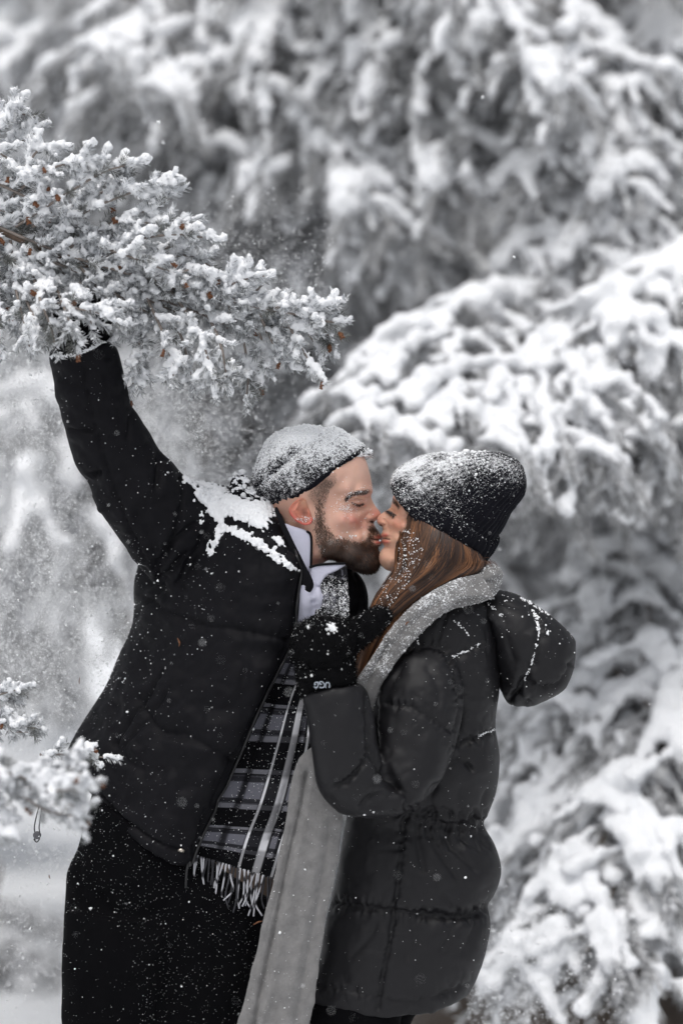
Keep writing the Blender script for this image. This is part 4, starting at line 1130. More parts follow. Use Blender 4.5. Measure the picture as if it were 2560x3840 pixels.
def m_trs(u, v, N, V):
    return 0.34 * gauss(u, v, 470, 3390, 90, 22, 8) + .34 * gauss(u, v, 455, 3520, 12, 40) + 0.08 * (N[:, 1] < 0)
tro = link('trousers', mesh_data('trousers', V, F, attrs=dust(V, F, m_trs)), M['trousers'], man)
f1 = specks(V, F, 3000, 0.68 * PX, lambda p, n: (n[:, 1] < .1) * (p[:, 2] > .6) * (0.4 + (fbm(p * 7, 2) > 0)), jitter=.45)
f2 = specks(V, F, 40, 1.6 * PX, lambda p, n: (n[:, 1] < .1) * (p[:, 2] > .6), ICO[1])
link('snow', mesh_data('snow', *join([f1, f2])), M['flake'], tro, kind='stuff')
def boot(u0, u1, y, dirn, parent):
    tipu = u1 + 190 * dirn if dirn > 0 else u0 - 190
    lo, hi = (u0, u1 + 190) if dirn > 0 else (u0 - 190, u1)
    V, F = remesh(*join([loft([(u0, 5000, u1, 5000, y, 115, 115), (u0 - 8, 5150, u1 + 8, 5150, y, 118, 118), (u0 - 8, 5275, u1 + 8, 5275, y, 115, 115)], 24, 40)[:2], loft([(lo, 5170, lo, 5290, y, 70, 70), (lo + 60, 5150, lo + 60, 5292, y, 105, 105), (hi - 90, 5165, hi - 90, 5292, y, 105, 105), (hi, 5230, hi, 5290, y, 60, 60)], 30, 40)[:2]]), .008, 2)
    link('boot', mesh_data('boot', V, F, attrs={'snow': np.zeros(len(V))}), M['trousers'], parent)
boot(330, 540, -.05, 1, man); boot(610, 820, .09, 1, man)

# glove of the raised hand: palm, four fingers and a thumb closed round the branch
def finger(P, r):
    return tube(W([p[0] for p in P], [p[1] for p in P], [p[2] for p in P]), r, 10, 20)
gy = -0.10
pal = loft([(205, 1345, 400, 1312, gy, 80, 80), (200, 1300, 402, 1265, gy, 74, 74), (205, 1245, 395, 1215, gy, 66, 66), (215, 1195, 380, 1170, gy, 55, 55)], 24, 40)[:2]
V, F = remesh(*join([pal, finger([(235, 1210, gy - .005), (215, 1150, gy - .02), (235, 1125, gy - .052), (262, 1150, gy - .07)], [.0115, .0105, .0098, .0085]),
                     finger([(280, 1200, gy - .005), (272, 1130, gy - .02), (288, 1105, gy - .055), (305, 1140, gy - .075)], [.012, .011, .010, .009]),
                     finger([(325, 1195, gy - .005), (325, 1130, gy - .02), (338, 1108, gy - .055), (348, 1140, gy - .072)], [.0118, .0108, .010, .0088]),
                     finger([(368, 1200, gy), (378, 1150, gy - .015), (385, 1135, gy - .045), (385, 1165, gy - .06)], [.0105, .0095, .0088, .008]),
                     finger([(385, 1260, gy - .01), (400, 1215, gy - .035), (380, 1190, gy - .06), (345, 1185, gy - .068)], [.0135, .012, .0112, .0098])]), .0032, 2)
link('glove', mesh_data('glove', V, F, attrs=dust(V, F, lambda u, v, N, V: .2 + .3 * N[:, 2])), M['fur'], man)

# tartan scarf under the open jacket, with its fringe
ps = [(1195, 2125, 1300, 2120, -.045, 14, 14), (1200, 2180, 1305, 2190, -.06, 16, 14), (1200, 2260, 1310, 2290, -.068, 16, 14), (1110, 2370, 1300, 2400, -.06, 16, 14), (1040, 2470, 1240, 2500, -.05, 16, 14), (970, 2610, 1195, 2630, -.046, 16, 14),
      (885, 2790, 1178, 2800, -.045, 16, 14), (800, 2990, 1140, 3010, -.045, 16, 14), (740, 3120, 1095, 3150, -.045, 16, 14), (715, 3205, 1050, 3300, -.046, 14, 12)]
V, F, uv = loft(ps, 220, 160, 5.0)
uv[:, 1] = uv[:, 1]
V = carve(V, F, [([(1165, 2640), (1120, 2800), (1060, 3000), (1015, 3150)], 26, 13), ([(1120, 2640), (1075, 2800), (1000, 3000), (935, 3180)], -14, 24), ([(985, 2820), (955, 2950), (900, 3080), (850, 3200)], 12, 12), ([(1180, 2700), (1140, 2900), (1090, 3100)], -16, 18), ([(1060, 2560), (1010, 2760), (920, 3000), (860, 3150)], -14, 20), ([(1020, 2620), (960, 2800), (870, 3020), (800, 3170)], 14, 14), ([(1225, 2130), (1235, 2220), (1225, 2300)], -10, 16), ([(1270, 2130), (1275, 2230), (1270, 2300)], 8, 12)], noise=(5, 60))
def m_scarf_snow(u, v, N, V):
    return (0.40 * sstep(2120, 2200, v) * sstep(2360, 2300, v) + .25 * gauss(u, v, 1000, 2900, 40, 120, 20) + 0.15) * (N[:, 1] < .2)
pls = link('tartan_scarf', mesh_data('tartan_scarf', V, F, uv=uv, attrs=dust(V, F, m_scarf_snow)), M['tartan'], man)
sp1 = specks(V, F, 1200, 1.0 * PX, lambda p, n: (n[:, 1] < -.2) * 1.0)
link('snow', mesh_data('snow', *sp1), M['flake'], pls, kind='stuff')
for k in range(30):
    f = (k + rng.uniform(-.3, .3)) / 29
    u0, v0 = 732 + f * 305, 3210 + f * 92
    ln = rng.uniform(120, 165); bend = rng.normal(0, 14)
    P = W([u0, u0 + bend * .5 - 4, u0 + bend - 8, u0 + rng.normal(0, 10) - 14], [v0 - 6, v0 + ln * .35, v0 + ln * .7, v0 + ln], -0.062 - rng.uniform(0, .012))
    V, F = tube(P, [3.8 * PX, 3.4 * PX, 3.4 * PX, 3.0 * PX], 6, 16)
    V[:, 1] = (V[:, 1] - V[:, 1].mean()) * .6 + V[:, 1].mean()
    _, vv = UV(V)
    white = 0.25 < f < 0.42 or 0.55 < f < 0.85 or f < .12
    c = np.where((np.sin((vv - v0) / 11.0 + k) > 0.55)[:, None], [[.02, .02, .024]], [[.42, .42, .45]] if white else [[.035, .035, .042]])
    link('tassel', mesh_data('tassel', V, F, c), M['tassel'], pls)
# ------------------------------------------------------------------ the woman
wom = empty('person', (0.13, 0.02, 0.0), label='woman with long brown hair in black puffer jacket and ribbed beanie kissing the man', category='person')
WY = -0.012
w_out = [(1476, 1790), (1479, 1835), (1471, 1868), (1466, 1892), (1462, 1904), (1449, 1914), (1434, 1923), (1420, 1933), (1413, 1944), (1413, 1957), (1420, 1968), (1431, 1976), (1434, 1986), (1431, 1998), (1427, 2008), (1433, 2018),
         (1430, 2028), (1436, 2042), (1440, 2050), (1428, 2064), (1420, 2084), (1421, 2104), (1432, 2124), (1450, 2138), (1475, 2143), (1510, 2138), (1550, 2140), (1590, 2190), (1600, 2260), (1700, 2290), (1770, 2230), (1790, 2120), (1815, 2020), (1825, 1920), (1790, 1810), (1700, 1745), (1580, 1735)]
w_ctl = [(1490, 1830, 112, 90), (1530, 1850, 135, 110), (1476, 1890, 72, 50), (1464, 1908, 22, 20), (1458, 1922, 34, 28), (1470, 1925, 60, 40), (1485, 1925, 82, 60), (1505, 1915, 104, 70), (1440, 1930, 16, 16), (1424, 1945, 22, 20), (1434, 1962, 27, 18), (1446, 1945, 32, 22),
         (1458, 1955, 60, 30), (1480, 1960, 88, 50), (1510, 1970, 112, 60), (1445, 1985, 46, 34), (1440, 2015, 36, 28), (1462, 2015, 64, 45), (1485, 2020, 88, 55), (1445, 2060, 52, 44), (1440, 2100, 58, 50), (1470, 2110, 74, 56), (1510, 2090, 98, 60), (1550, 2050, 112, 80),
         (1600, 1950, 138, 130), (1700, 1900, 150, 150), (1640, 2150, 95, 90), (1680, 2240, 100, 100), (1740, 2050, 140, 120)]
w_ft = [('g', 1470, 1925, 14, 10, 30, 10), ('l', [(1456, 1918), (1466, 1924), (1478, 1932)], -5, 3), ('l', [(1458, 1908), (1470, 1912), (1486, 1924)], -6, 3.2), ('l', [(1455, 1935), (1468, 1942), (1482, 1942)], -3, 5), ('l', [(1470, 1876), (1484, 1884), (1496, 1906)], 7, 9),
        ('g', 1433, 1961, 9, 8, 0, 8), ('l', [(1438, 1948), (1446, 1960), (1441, 1972)], -6, 4), ('g', 1426, 1969, 6, 3.5, 20, -9), ('l', [(1449, 1958), (1460, 1985), (1458, 2010)], -4, 8), ('g', 1490, 1975, 34, 26, 0, 8), ('g', 1440, 2006, 13, 6, -6, 8), ('g', 1442, 2032, 13, 7, 8, 9),
        ('l', [(1428, 2019), (1444, 2019), (1458, 2022)], -11, 3), ('l', [(1440, 2050), (1456, 2052)], -5, 6), ('g', 1440, 2100, 20, 18, 0, 5)]
def w_col(u, v):
    c = np.tile([[0.66, 0.39, 0.28]], (len(u), 1))
    c = mixcol(c, (0.58, 0.20, 0.135), 0.55 * gauss(u, v, 1486, 1965, 30, 24))
    c = mixcol(c, (0.60, 0.24, 0.165), 0.5 * gauss(u, v, 1422, 1948, 18, 16))
    c = mixcol(c, (0.34, 0.14, 0.075), 0.6 * gauss(u, v, 1472, 1915, 22, 14, 30))
    lip = gauss(u, v, 1440, 2006, 15, 6.5, -6) + gauss(u, v, 1442, 2031, 15, 7.5, 8)
    c = mixcol(c, (0.50, 0.14, 0.11), np.clip(1.2 * lip, 0, .9))
    c = mixcol(c, (0.10, 0.03, 0.025), .9 * np.exp(-(seg_dist(u, v, [(1428, 2019), (1444, 2019), (1458, 2022)])[0] / 2.6) ** 2))  # parting of the lips coloured dark, as shade
    c = mixcol(c, (0.05, 0.02, 0.015), np.clip(1.2 * gauss(u, v, 1427, 1970, 6, 3.5, 20), 0, 1))  # nostril hollow painted dark, as if shaded
    c = mixcol(c, (0.045, 0.022, 0.014), .85 * np.exp(-(seg_dist(u, v, [(1472, 1873), (1483, 1882), (1492, 1900)])[0] / 5) ** 2))
    c = mixcol(c, (0.015, 0.010, 0.009), .95 * np.exp(-(seg_dist(u, v, [(1455, 1916), (1464, 1921), (1480, 1932)])[0] / 3.4) ** 2))
    c = mixcol(c, (0.36, 0.17, 0.10), .5 * sstep(2110, 2150, v))  # chin underside and neck darker
    return c
hv, hf, hc, _ = head(w_out, (1600, 1960), w_ctl, w_ft, w_col, WY)
head_tree_w = bvh(hv, hf)
bV, bF = remesh(*join([loft([(1600, 2200, 1780, 2220, .0, 80, 80), (1520, 2380, 1800, 2380, .01, 140, 140), (1450, 2600, 1800, 2620, .02, 150, 150), (1420, 2950, 1770, 2960, .02, 140, 140), (1370, 3300, 1720, 3300, .02, 110, 110), (1370, 3600, 1680, 3600, .02, 90, 90)], 40, 32)[:2],
                        loft([(1540, 2460, 1660, 2480, -.1, 70, 70), (1440, 2800, 1580, 2850, -.12, 60, 60), (1330, 2960, 1440, 2990, -.15, 55, 55)], 24, 24)[:2], loft([(1320, 2990, 1420, 2950, -.16, 55, 55), (1220, 2800, 1330, 2800, -.18, 50, 50), (1190, 2560, 1290, 2550, -.185, 42, 42), (1160, 2440, 1280, 2430, -.19, 40, 40)], 24, 24)[:2],
                        loft([(1360, 3560, 1520, 3580, .0, 70, 70), (1270, 3900, 1420, 3900, -.03, 60, 60), (1330, 5150, 1440, 5150, -.03, 60, 60)], 40, 24)[:2], loft([(1450, 3560, 1620, 3580, .07, 70, 70), (1400, 3900, 1490, 3900, .09, 50, 50), (1440, 5150, 1550, 5150, .08, 60, 60)], 40, 24)[:2]]), .012, 2)
V, F = join([(hv, hf), (bV, bF)])
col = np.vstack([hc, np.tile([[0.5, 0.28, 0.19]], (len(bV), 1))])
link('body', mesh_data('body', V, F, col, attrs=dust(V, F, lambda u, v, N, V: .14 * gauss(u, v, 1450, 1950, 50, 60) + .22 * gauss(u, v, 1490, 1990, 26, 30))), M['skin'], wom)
# eye, lashes, brow
p, nn = drop(head_tree_w, 1467, 1925, -0.0015)
link('eye', mesh_data('eye', *blobs(np.array([p]), np.array([[9, 7, 6]]) * PX, ICO[2], .02)), M['eye'], wom)
pts = np.stack([np.linspace(1455, 1480, 60), np.linspace(1916, 1931, 60)], -1)
r1 = hair_on(head_tree_w, pts, np.stack([np.linspace(-1.4, -.2, 60), np.linspace(.3, 1, 60)], -1), rng.uniform(8, 15, 60), 1.0, np.tile([[.008, .006, .006]], (60, 1)), 1.8)
pts = rand_in([(1468, 1872), (1476, 1870), (1490, 1886), (1498, 1904), (1490, 1902), (1480, 1886)], 200)
r2 = hair_on(head_tree_w, pts, np.stack([rng.normal(.6, .2, 200), np.ones(200)], -1), rng.uniform(8, 14, 200), .15, np.tile([[.03, .016, .011]], (200, 1)), 1.5)
V, F = join([r1[:2], r2[:2]]); link('eyebrow', mesh_data('eyebrow', V, F, np.vstack([r1[2], r2[2]])), M['hair'], wom)

# hair: a core volume and thousands of strands flowing down over the scarf
core = [(1530, 1925, 1800, 2080, -.045, 108, 150), (1512, 1990, 1812, 2118, -.045, 118, 150), (1496, 2060, 1790, 2150, -.048, 116, 140), (1485, 2130, 1690, 2205, -.055, 100, 120), (1440, 2190, 1600, 2260, -.06, 88, 100), (1400, 2260, 1510, 2330, -.062, 75, 80), (1370, 2350, 1450, 2410, -.06, 65, 70), (1345, 2450, 1400, 2490, -.055, 50, 60), (1320, 2560, 1355, 2580, -.05, 30, 40)]
V, F, uv = loft(core, 90, 80)
N = normals(V, F)
V = V + N * (4.5 * np.sin(np.append(np.tile(np.arange(80), 90), [0, 0]) * 2 * np.pi / 80 * 17 + np.append(np.repeat(np.arange(90), 80), [0, 0]) * .06) * PX)[:, None]
g = 0.75 + .5 * vnoise(np.stack([uv[:, 0] * 40, uv[:, 1] * 2, uv[:, 0] * 0], -1))
hr = link('hair', mesh_data('hair', V, F, np.array([[.022, .009, .005]]) * g[:, None]), M['hair'], wom)  # core coloured dark, as shadow between the locks
hair_core = bvh(V, F)
S = crom(np.array([list(s) for s in core], float), 40)
nl = 150
n = nl * 44
lk = np.repeat(np.arange(nl), 44)
ph_l = rng.uniform(0.04, .96, nl) * np.pi; t0_l = np.maximum(0, rng.uniform(-.35, .45, nl)); t1_l = np.minimum(1.0, t0_l + rng.uniform(.4, .85, nl)); lift_l = rng.uniform(0, 20, nl) ** 1.0; tone_l = rng.random(nl)
wave_l = rng.uniform(.03, .12, nl); wp_l = rng.uniform(0, 6, nl); fr_l = rng.uniform(7, 13, nl)
ph = ph_l[lk] + rng.normal(0, .055, n)
t0 = np.maximum(0, t0_l[lk] + rng.normal(0, .03, n)); t1 = np.clip(t1_l[lk] + rng.normal(0, .05, n), t0 + .1, 1.03)
k = 12
q01 = np.linspace(0, 1, k)[None]
tt = t0[:, None] + (t1 - t0)[:, None] * q01
x = np.cos(ph)[:, None] + wave_l[lk][:, None] * np.sin(tt * fr_l[lk][:, None] + wp_l[lk][:, None]) + rng.normal(0, .035, n)[:, None] * q01
x = np.clip(x, -1.10, 1.08)
get = lambda c: np.interp(np.minimum(tt, 1) * 39, np.arange(40), S[:, c])
u = (get(0) + get(2)) / 2 + (get(2) - get(0)) / 2 * x; v = (get(1) + get(3)) / 2 + (get(3) - get(1)) / 2 * x
dep = get(5) * np.sqrt(np.clip(1 - np.minimum(1, np.abs(x)) ** 2.3, 0, 1)) + (lift_l[lk] * rng.uniform(.3, 1, n) + rng.uniform(1, 6, n))[:, None] * np.sin(np.pi * np.clip(q01 * .9 + .08, 0, 1)) ** .6
P = W(u, v, get(4)); P[..., 1] = get(4) - dep * PX
nrm = np.stack([x[:, 8] * .6, -np.sqrt(np.clip(1 - .36 * x[:, 8] ** 2, 0.1, 1)), np.zeros(n)], -1)
tone = np.clip(tone_l[lk] * .75 + rng.normal(.05, .16, n) + .3 * (t0 - .15), 0, 1)[:, None]
cols = (1 - tone) * np.array([[.020, .008, .0045]]) + tone ** 1.6 * np.array([[.30, .125, .048]])  # highlights and shadow painted into the strands; lower locks lighter
r_ = ribbons(P, nrm, rng.uniform(1.3, 2.6, n) * PX, cols)
# flyaway strands at the nape
fp = []
for q in range(60):
    s0 = np.array([rng.uniform(1740, 1812), 2118.0]); e = s0 + [rng.uniform(20, 75), rng.uniform(0, 60)]
    m_ = (s0 + e) / 2 + [10, -22 + rng.normal(0, 8)]
    pth = crom(np.array([s0, m_, e]), 10); fp.append(W(pth[:, 0], pth[:, 1], -.02 + rng.normal(0, .03)))
r3 = ribbons(np.array(fp), np.tile([[0, -1., 0]], (60, 1)), 1.2 * PX, np.tile([[.14, .06, .03]], (60, 1)))
V, F = join([r_[:2], r3[:2]]); link('strand', mesh_data('strand', V, F, np.vstack([r_[2], r3[2]])), M['hair'], hr, kind='stuff')
hp = rand_in([(1500, 1985), (1545, 1980), (1585, 2060), (1560, 2140), (1520, 2200), (1440, 2300), (1400, 2300), (1430, 2190), (1482, 2140), (1490, 2060)], 300)
sn = [drop(hair_core, *q)[0] for q in hp]; sn = np.array([s + [0, -.006, 0] for s in sn if s is not None])
s2 = blobs(sn + [0, -.004, 0], rng.uniform(.9, 2.8, len(sn)) * PX, ICO[1], .4)
link('snow', mesh_data('snow', *s2), M['flake'], hr, kind='stuff')

# ribbed beanie with deep cuff
ws = [(1478, 1815, 1806, 2122, WY, 156, 156), (1470, 1795, 1830, 2100, WY, 166, 166), (1484, 1762, 1852, 2070, WY, 172, 172), (1530, 1734, 1866, 2040, WY, 174, 174), (1566, 1718, 1862, 2027, WY, 170, 170), (1584, 1714, 1857, 2019, WY, 160, 160), (1602, 1710, 1862, 2008, WY, 160, 160),
      (1650, 1704, 1886, 1976, WY, 164, 164), (1710, 1699, 1912, 1925, WY, 164, 164), (1770, 1695, 1942, 1886, WY, 154, 154), (1830, 1695, 1964, 1845, WY, 134, 134), (1885, 1704, 1967, 1800, WY, 98, 98), (1932, 1728, 1956, 1758, WY, 40, 40)]
ns_, nt_ = 130, 352
V, F, uv = loft(ws, ns_, nt_, 2.1)
row_ = np.append(np.repeat(np.arange(ns_), nt_), [0, ns_ - 1]) / (ns_ - 1)
ff = -(V[:, 1] - WY) / (165 * PX) * sstep(1.0, .25, row_) * 62 * PX      # the hat sits tipped towards the near ear
V[:, 0] -= .68 * ff; V[:, 2] -= .73 * ff
N = normals(V, F)
thi = np.append(np.tile(np.arange(nt_), ns_), [0, 0]) / nt_; row = np.append(np.repeat(np.arange(ns_), nt_), [0, ns_ - 1]) / (ns_ - 1)
rib = np.sin(thi * 2 * np.pi * 44)
dsp = 2.0 * np.sign(rib) * np.abs(rib) ** .7 + 1.1 * np.sin(row * 2 * np.pi * 60) + 1.6 * fbm(V * 110, 2) + 5 * fbm(V * 18, 2)
V0 = V; V = V + N * (dsp * PX)[:, None]
def w_hat_snow(u, v, N, V):
    lim = sstep(2060, 1700, v)
    s = .19 + .52 * lim * (0.55 + .45 * sstep(1960, 1500, u)) + .12 * N[:, 2] - .40 * sstep(1950, 2080, v) - .18 * sstep(1700, 1900, u) * sstep(1800, 1950, v) + .16 * fbm(V * 30, 2)
    q = seg_dist(u, v, curve([(1857, 2021), (1795, 1996), (1732, 1942), (1670, 1867), (1629, 1797)]))[0]
    return s + .12 * np.exp(-(q / 9) ** 2)
be = link('beanie', mesh_data('beanie', V, F, attrs=dust(V0, F, w_hat_snow)), M['knit'], wom)
hatw = lambda p, n: np.clip(.14 + .28 * n[:, 2] + .42 * sstep(1.50, 1.68, p[:, 2]) - .3 * sstep(.2, .3, p[:, 0]), 0.02, 1.5) ** 1.6
s1 = specks(V, F, 15000, .85 * PX, hatw); s2 = specks(V, F, 160, 1.7 * PX, hatw, ICO[1])
s3 = specks(V, F, 110, 4 * PX, lambda p, n: np.clip(n[:, 2] - .75, 0, 1) * np.exp(-((UV(p)[0] - 1740) / 60) ** 2), ICO[1])
link('snow', mesh_data('snow', *join([s1, s2, s3])), M['flake'], be, kind='stuff')

# grey wool scarf: wrap round the neck, band over the chest, long hanging end
nv, nf = inflate([(1480, 2330), (1567, 2250), (1640, 2205), (1700, 2170), (1780, 2138), (1840, 2118), (1880, 2140), (1878, 2185), (1850, 2235), (1780, 2265), (1700, 2290), (1633, 2330), (1540, 2400), (1490, 2390)], (1690, 2235), (150, 160), -0.03, 240, 60, 2.4)
nv = carve(nv, nf, [([(1560, 2290), (1640, 2245), (1740, 2200), (1860, 2175)], 16, 12), ([(1600, 2330), (1680, 2270), (1760, 2235)], 10, 10)], noise=(8, 50))
bs_ = [(1800, 2150, 1850, 2240, -.085, 22, 22), (1690, 2180, 1735, 2245, -.108, 24, 22), (1567, 2252, 1635, 2320, -.118, 26, 22), (1469, 2351, 1537, 2418, -.122, 26, 22), (1404, 2449, 1465, 2510, -.122, 24, 22), (1339, 2547, 1420, 2590, -.12, 22, 20), (1270, 2660, 1390, 2690, -.12, 20, 18), (1190, 2780, 1350, 2810, -.122, 20, 18),
       (1115, 2860, 1315, 2900, -.125, 18, 16), (1075, 3050, 1284, 3040, -.128, 18, 16), (1045, 3200, 1268, 3200, -.130, 18, 16), (1012, 3363, 1240, 3363, -.132, 18, 16), (947, 3625, 1192, 3625, -.134, 18, 16), (890, 3840, 1160, 3840, -.135, 18, 16), (850, 4020, 1125, 4020, -.135, 16, 14)]
bv, bf, _ = loft(bs_, 260, 120, 4.0)
bu_, bvv_ = UV(bv); bv[:, 0] += (2.6 * np.sin(bvv_ / 83 + 1) + 1.6 * np.sin(bvv_ / 37)) * PX * sstep(2700, 3000, bvv_)
bv = carve(bv, bf, [([(1450, 2420), (1400, 2510), (1360, 2600)], 14, 8), ([(1640, 2262), (1540, 2340), (1470, 2420)], 12, 9), ([(1150, 2900), (1120, 3060), (1075, 3250), (1030, 3480), (985, 3680), (955, 3840)], 26, 10), ([(1175, 2900), (1145, 3080), (1105, 3260), (1062, 3480), (1015, 3700), (985, 3840)], -13, 16),
                    ([(1235, 3100), (1200, 3350), (1150, 3600), (1110, 3840)], 14, 20), ([(1205, 3080), (1165, 3350), (1110, 3620), (1065, 3840)], -10, 20), ([(1090, 3100), (1050, 3300), (1000, 3500)], 6, 12)], noise=(7, 70))
def w_scarf_snow(u, v, N, V):
    return (.42 * sstep(2660, 2500, v) * sstep(1860, 1700, u) + .10 + .25 * gauss(u, v, 1100, 3720, 50, 140, 20) + .15 * fbm(V * 30, 2)) * (N[:, 1] < .3)
V, F = join([(nv, nf), (bv, bf)])
scf = link('wool_scarf', mesh_data('wool_scarf', V, F, attrs=dust(V, F, w_scarf_snow)), M['wool'], wom)
s1 = specks(V, F, 2600, 1.25 * PX, lambda p, n: (n[:, 1] < 0) * (.05 + sstep(1.30, 1.42, p[:, 2])))
P_, N_ = sample_faces(V, F, 9000, lambda p, n: (n[:, 1] < .25) * 1.0)
d_ = N_ * .7 + rng.normal(0, .6, N_.shape)
fz = ribbons(np.stack([P_, P_ + d_ * 5 * PX * rng.uniform(.4, 1.2, (9000, 1))], 1), np.cross(N_, rng.normal(size=N_.shape)), .8 * PX, np.array([[.23, .225, .22]]) * rng.uniform(.6, 1.5, (9000, 1)))
link('fuzz', mesh_data('fuzz', *fz), M['tassel'], scf, kind='stuff')
link('snow', mesh_data('snow', *s1), M['flake'], scf, kind='stuff')

# puffer jacket body
jb = [(1570, 2255, 1800, 2235, .0, 120, 150), (1510, 2300, 1838, 2290, .0, 170, 190), (1435, 2400, 1866, 2400, .005, 205, 215), (1395, 2550, 1872, 2560, .01, 225, 225), (1375, 2700, 1856, 2710, .01, 225, 230), (1355, 2850, 1872, 2840, .01, 225, 235), (1335, 2960, 1858, 2968, .01, 215, 225), (1305, 3045, 1826, 3056, .01, 190, 200),
      (1294, 3085, 1814, 3095, .01, 186, 196), (1278, 3180, 1856, 3172, .01, 212, 220), (1258, 3300, 1878, 3262, .01, 226, 235), (1238, 3390, 1852, 3352, .01, 222, 230), (1226, 3430, 1828, 3392, .01, 210, 215), (1216, 3480, 1838, 3460, .01, 222, 228), (1194, 3600, 1820, 3565, .01, 226, 230), (1145, 3690, 1784, 3672, .01, 216, 220), (1122, 3722, 1745, 3728, .01, 200, 200, 48), (1200, 3700, 1700, 3705, .01, 160, 160, 40)]
up = [(1540, 2400, 1690, 2405, -.05, 90, 60), (1475, 2470, 1722, 2500, -.075, 128, 100), (1425, 2560, 1738, 2610, -.095, 138, 110), (1400, 2670, 1722, 2740, -.108, 138, 110), (1390, 2780, 1688, 2850, -.12, 132, 110), (1372, 2870, 1632, 2955, -.135, 128, 110), (1335, 2945, 1550, 3030, -.15, 122, 105), (1285, 2985, 1460, 3066, -.16, 112, 100), (1250, 2990, 1370, 3066, -.165, 80, 80)]
fo = [(1330, 3062, 1520, 2985, -.155, 90, 80), (1262, 3040, 1480, 2935, -.168, 112, 100), (1192, 2955, 1448, 2890, -.180, 118, 105), (1168, 2810, 1418, 2805, -.188, 120, 105), (1150, 2690, 1402, 2690, -.190, 116, 105), (1132, 2612, 1378, 2598, -.190, 106, 100), (1138, 2590, 1350, 2562, -.190, 92, 90)]
far_s = loft([(1500, 2420, 1740, 2430, .12, 90, 110), (1430, 2560, 1700, 2580, .15, 100, 110), (1400, 2800, 1620, 2850, .16, 95, 100), (1330, 2900, 1500, 3000, .14, 90, 90), (1240, 2850, 1400, 2960, .12, 80, 80)], 40, 40)[:2]
V, F = remesh(*join([loft(jb, 150, 90, 2.4)[:2], loft(up, 70, 60, 2.2)[:2], loft(fo, 70, 60, 2.2)[:2], far_s]), 0.0036, 3)
pl = lambda P, d, w, wr=0, f=None: (P, d, w, wr) + (() if f is None else (f,))
wl_ = [pl([(1500, 2440), (1560, 2424), (1620, 2420), (1665, 2432), (1700, 2500), (1725, 2590), (1732, 2680), (1705, 2760)], 20, 11, 5),           # armhole
       pl([(1682, 2290), (1655, 2350), (1634, 2420)], 9, 7, 2), pl([(1692, 2470), (1745, 2445), (1800, 2418)], 13, 9, 4), pl([(1705, 2795), (1760, 2778), (1810, 2755), (1856, 2738)], 20, 11, 7),
       pl([(1450, 2640), (1530, 2650), (1620, 2690), (1690, 2745)], 13, 10, 4), pl([(1395, 2600), (1392, 2720), (1400, 2800), (1435, 2880), (1490, 2950)], 34, 15, 4), pl([(1262, 2950), (1310, 2925), (1360, 2870), (1400, 2800)], 20, 10, 5),
       pl([(1480, 2940), (1530, 2990), (1525, 3030)], 16, 10, 3), pl([(1345, 3050), (1370, 3000), (1440, 2960)], 14, 10, 3, 1),
       pl([(1500, 3045), (1580, 3060), (1650, 3085), (1720, 3095), (1815, 3078)], 20, 12, 12), pl([(1520, 3068), (1620, 3095), (1700, 3112), (1812, 3102)], 12, 8, 8),
       pl([(1745, 2860), (1765, 2875), (1775, 2900)], 14, 9, 0, 1), pl([(1700, 2830), (1735, 2855), (1775, 2895)], 12, 14, 0, 1),
       pl([(1510, 3070), (1505, 3170), (1490, 3300), (1475, 3420), (1455, 3560), (1430, 3680), (1418, 3780)], 19, 8, 5), pl([(1245, 3382), (1330, 3398), (1420, 3415), (1480, 3420), (1560, 3430), (1650, 3438), (1760, 3436), (1835, 3400)], 22, 13, 9),
       pl([(1560, 3100), (1570, 3180), (1595, 3290)], 11, 14, 0, 1), pl([(1600, 3110), (1650, 3200), (1740, 3330)], 11, 16, 0, 1), pl([(1650, 3110), (1710, 3190), (1800, 3280)], 12, 15, 0, 1), pl([(1700, 3115), (1760, 3160), (1820, 3200)], 10, 12, 0, 1), pl([(1760, 3110), (1800, 3140), (1840, 3180)], 9, 10, 0, 1),
       pl([(1640, 3340), (1700, 3400), (1730, 3430)], 9, 13, 0, 1), pl([(1420, 3440), (1380, 3520), (1300, 3600)], 8, 18, 0, 1), pl([(1700, 3450), (1680, 3520), (1640, 3580)], 8, 16, 0, 1), pl([(1800, 3440), (1760, 3520), (1720, 3600)], 8, 16, 0, 1), pl([(1560, 3440), (1550, 3520), (1520, 3620)], 7, 16, 0, 1),
       pl([(1166, 3690), (1290, 3712), (1420, 3740), (1520, 3760), (1640, 3735), (1760, 3690)], 7, 9, 4), pl([(1520, 2480), (1470, 2560), (1430, 2640)], 8, 16, 0, 1), pl([(1590, 2480), (1640, 2570), (1650, 2660)], 7, 22, 0, 1), pl([(1500, 2300), (1560, 2320), (1640, 2310)], 8, 14, 0, 1),
       pl([(1215, 2640), (1240, 2720), (1235, 2820)], 5, 30, 0, 1), pl([(1640, 3090), (1610, 3000), (1650, 2920)], 14, 20, 0, 1), pl([(1740, 3080), (1720, 3000), (1740, 2930)], 9, 22, 0, 1), pl([(1800, 3070), (1815, 3000), (1840, 2940)], 8, 16, 0, 1)]
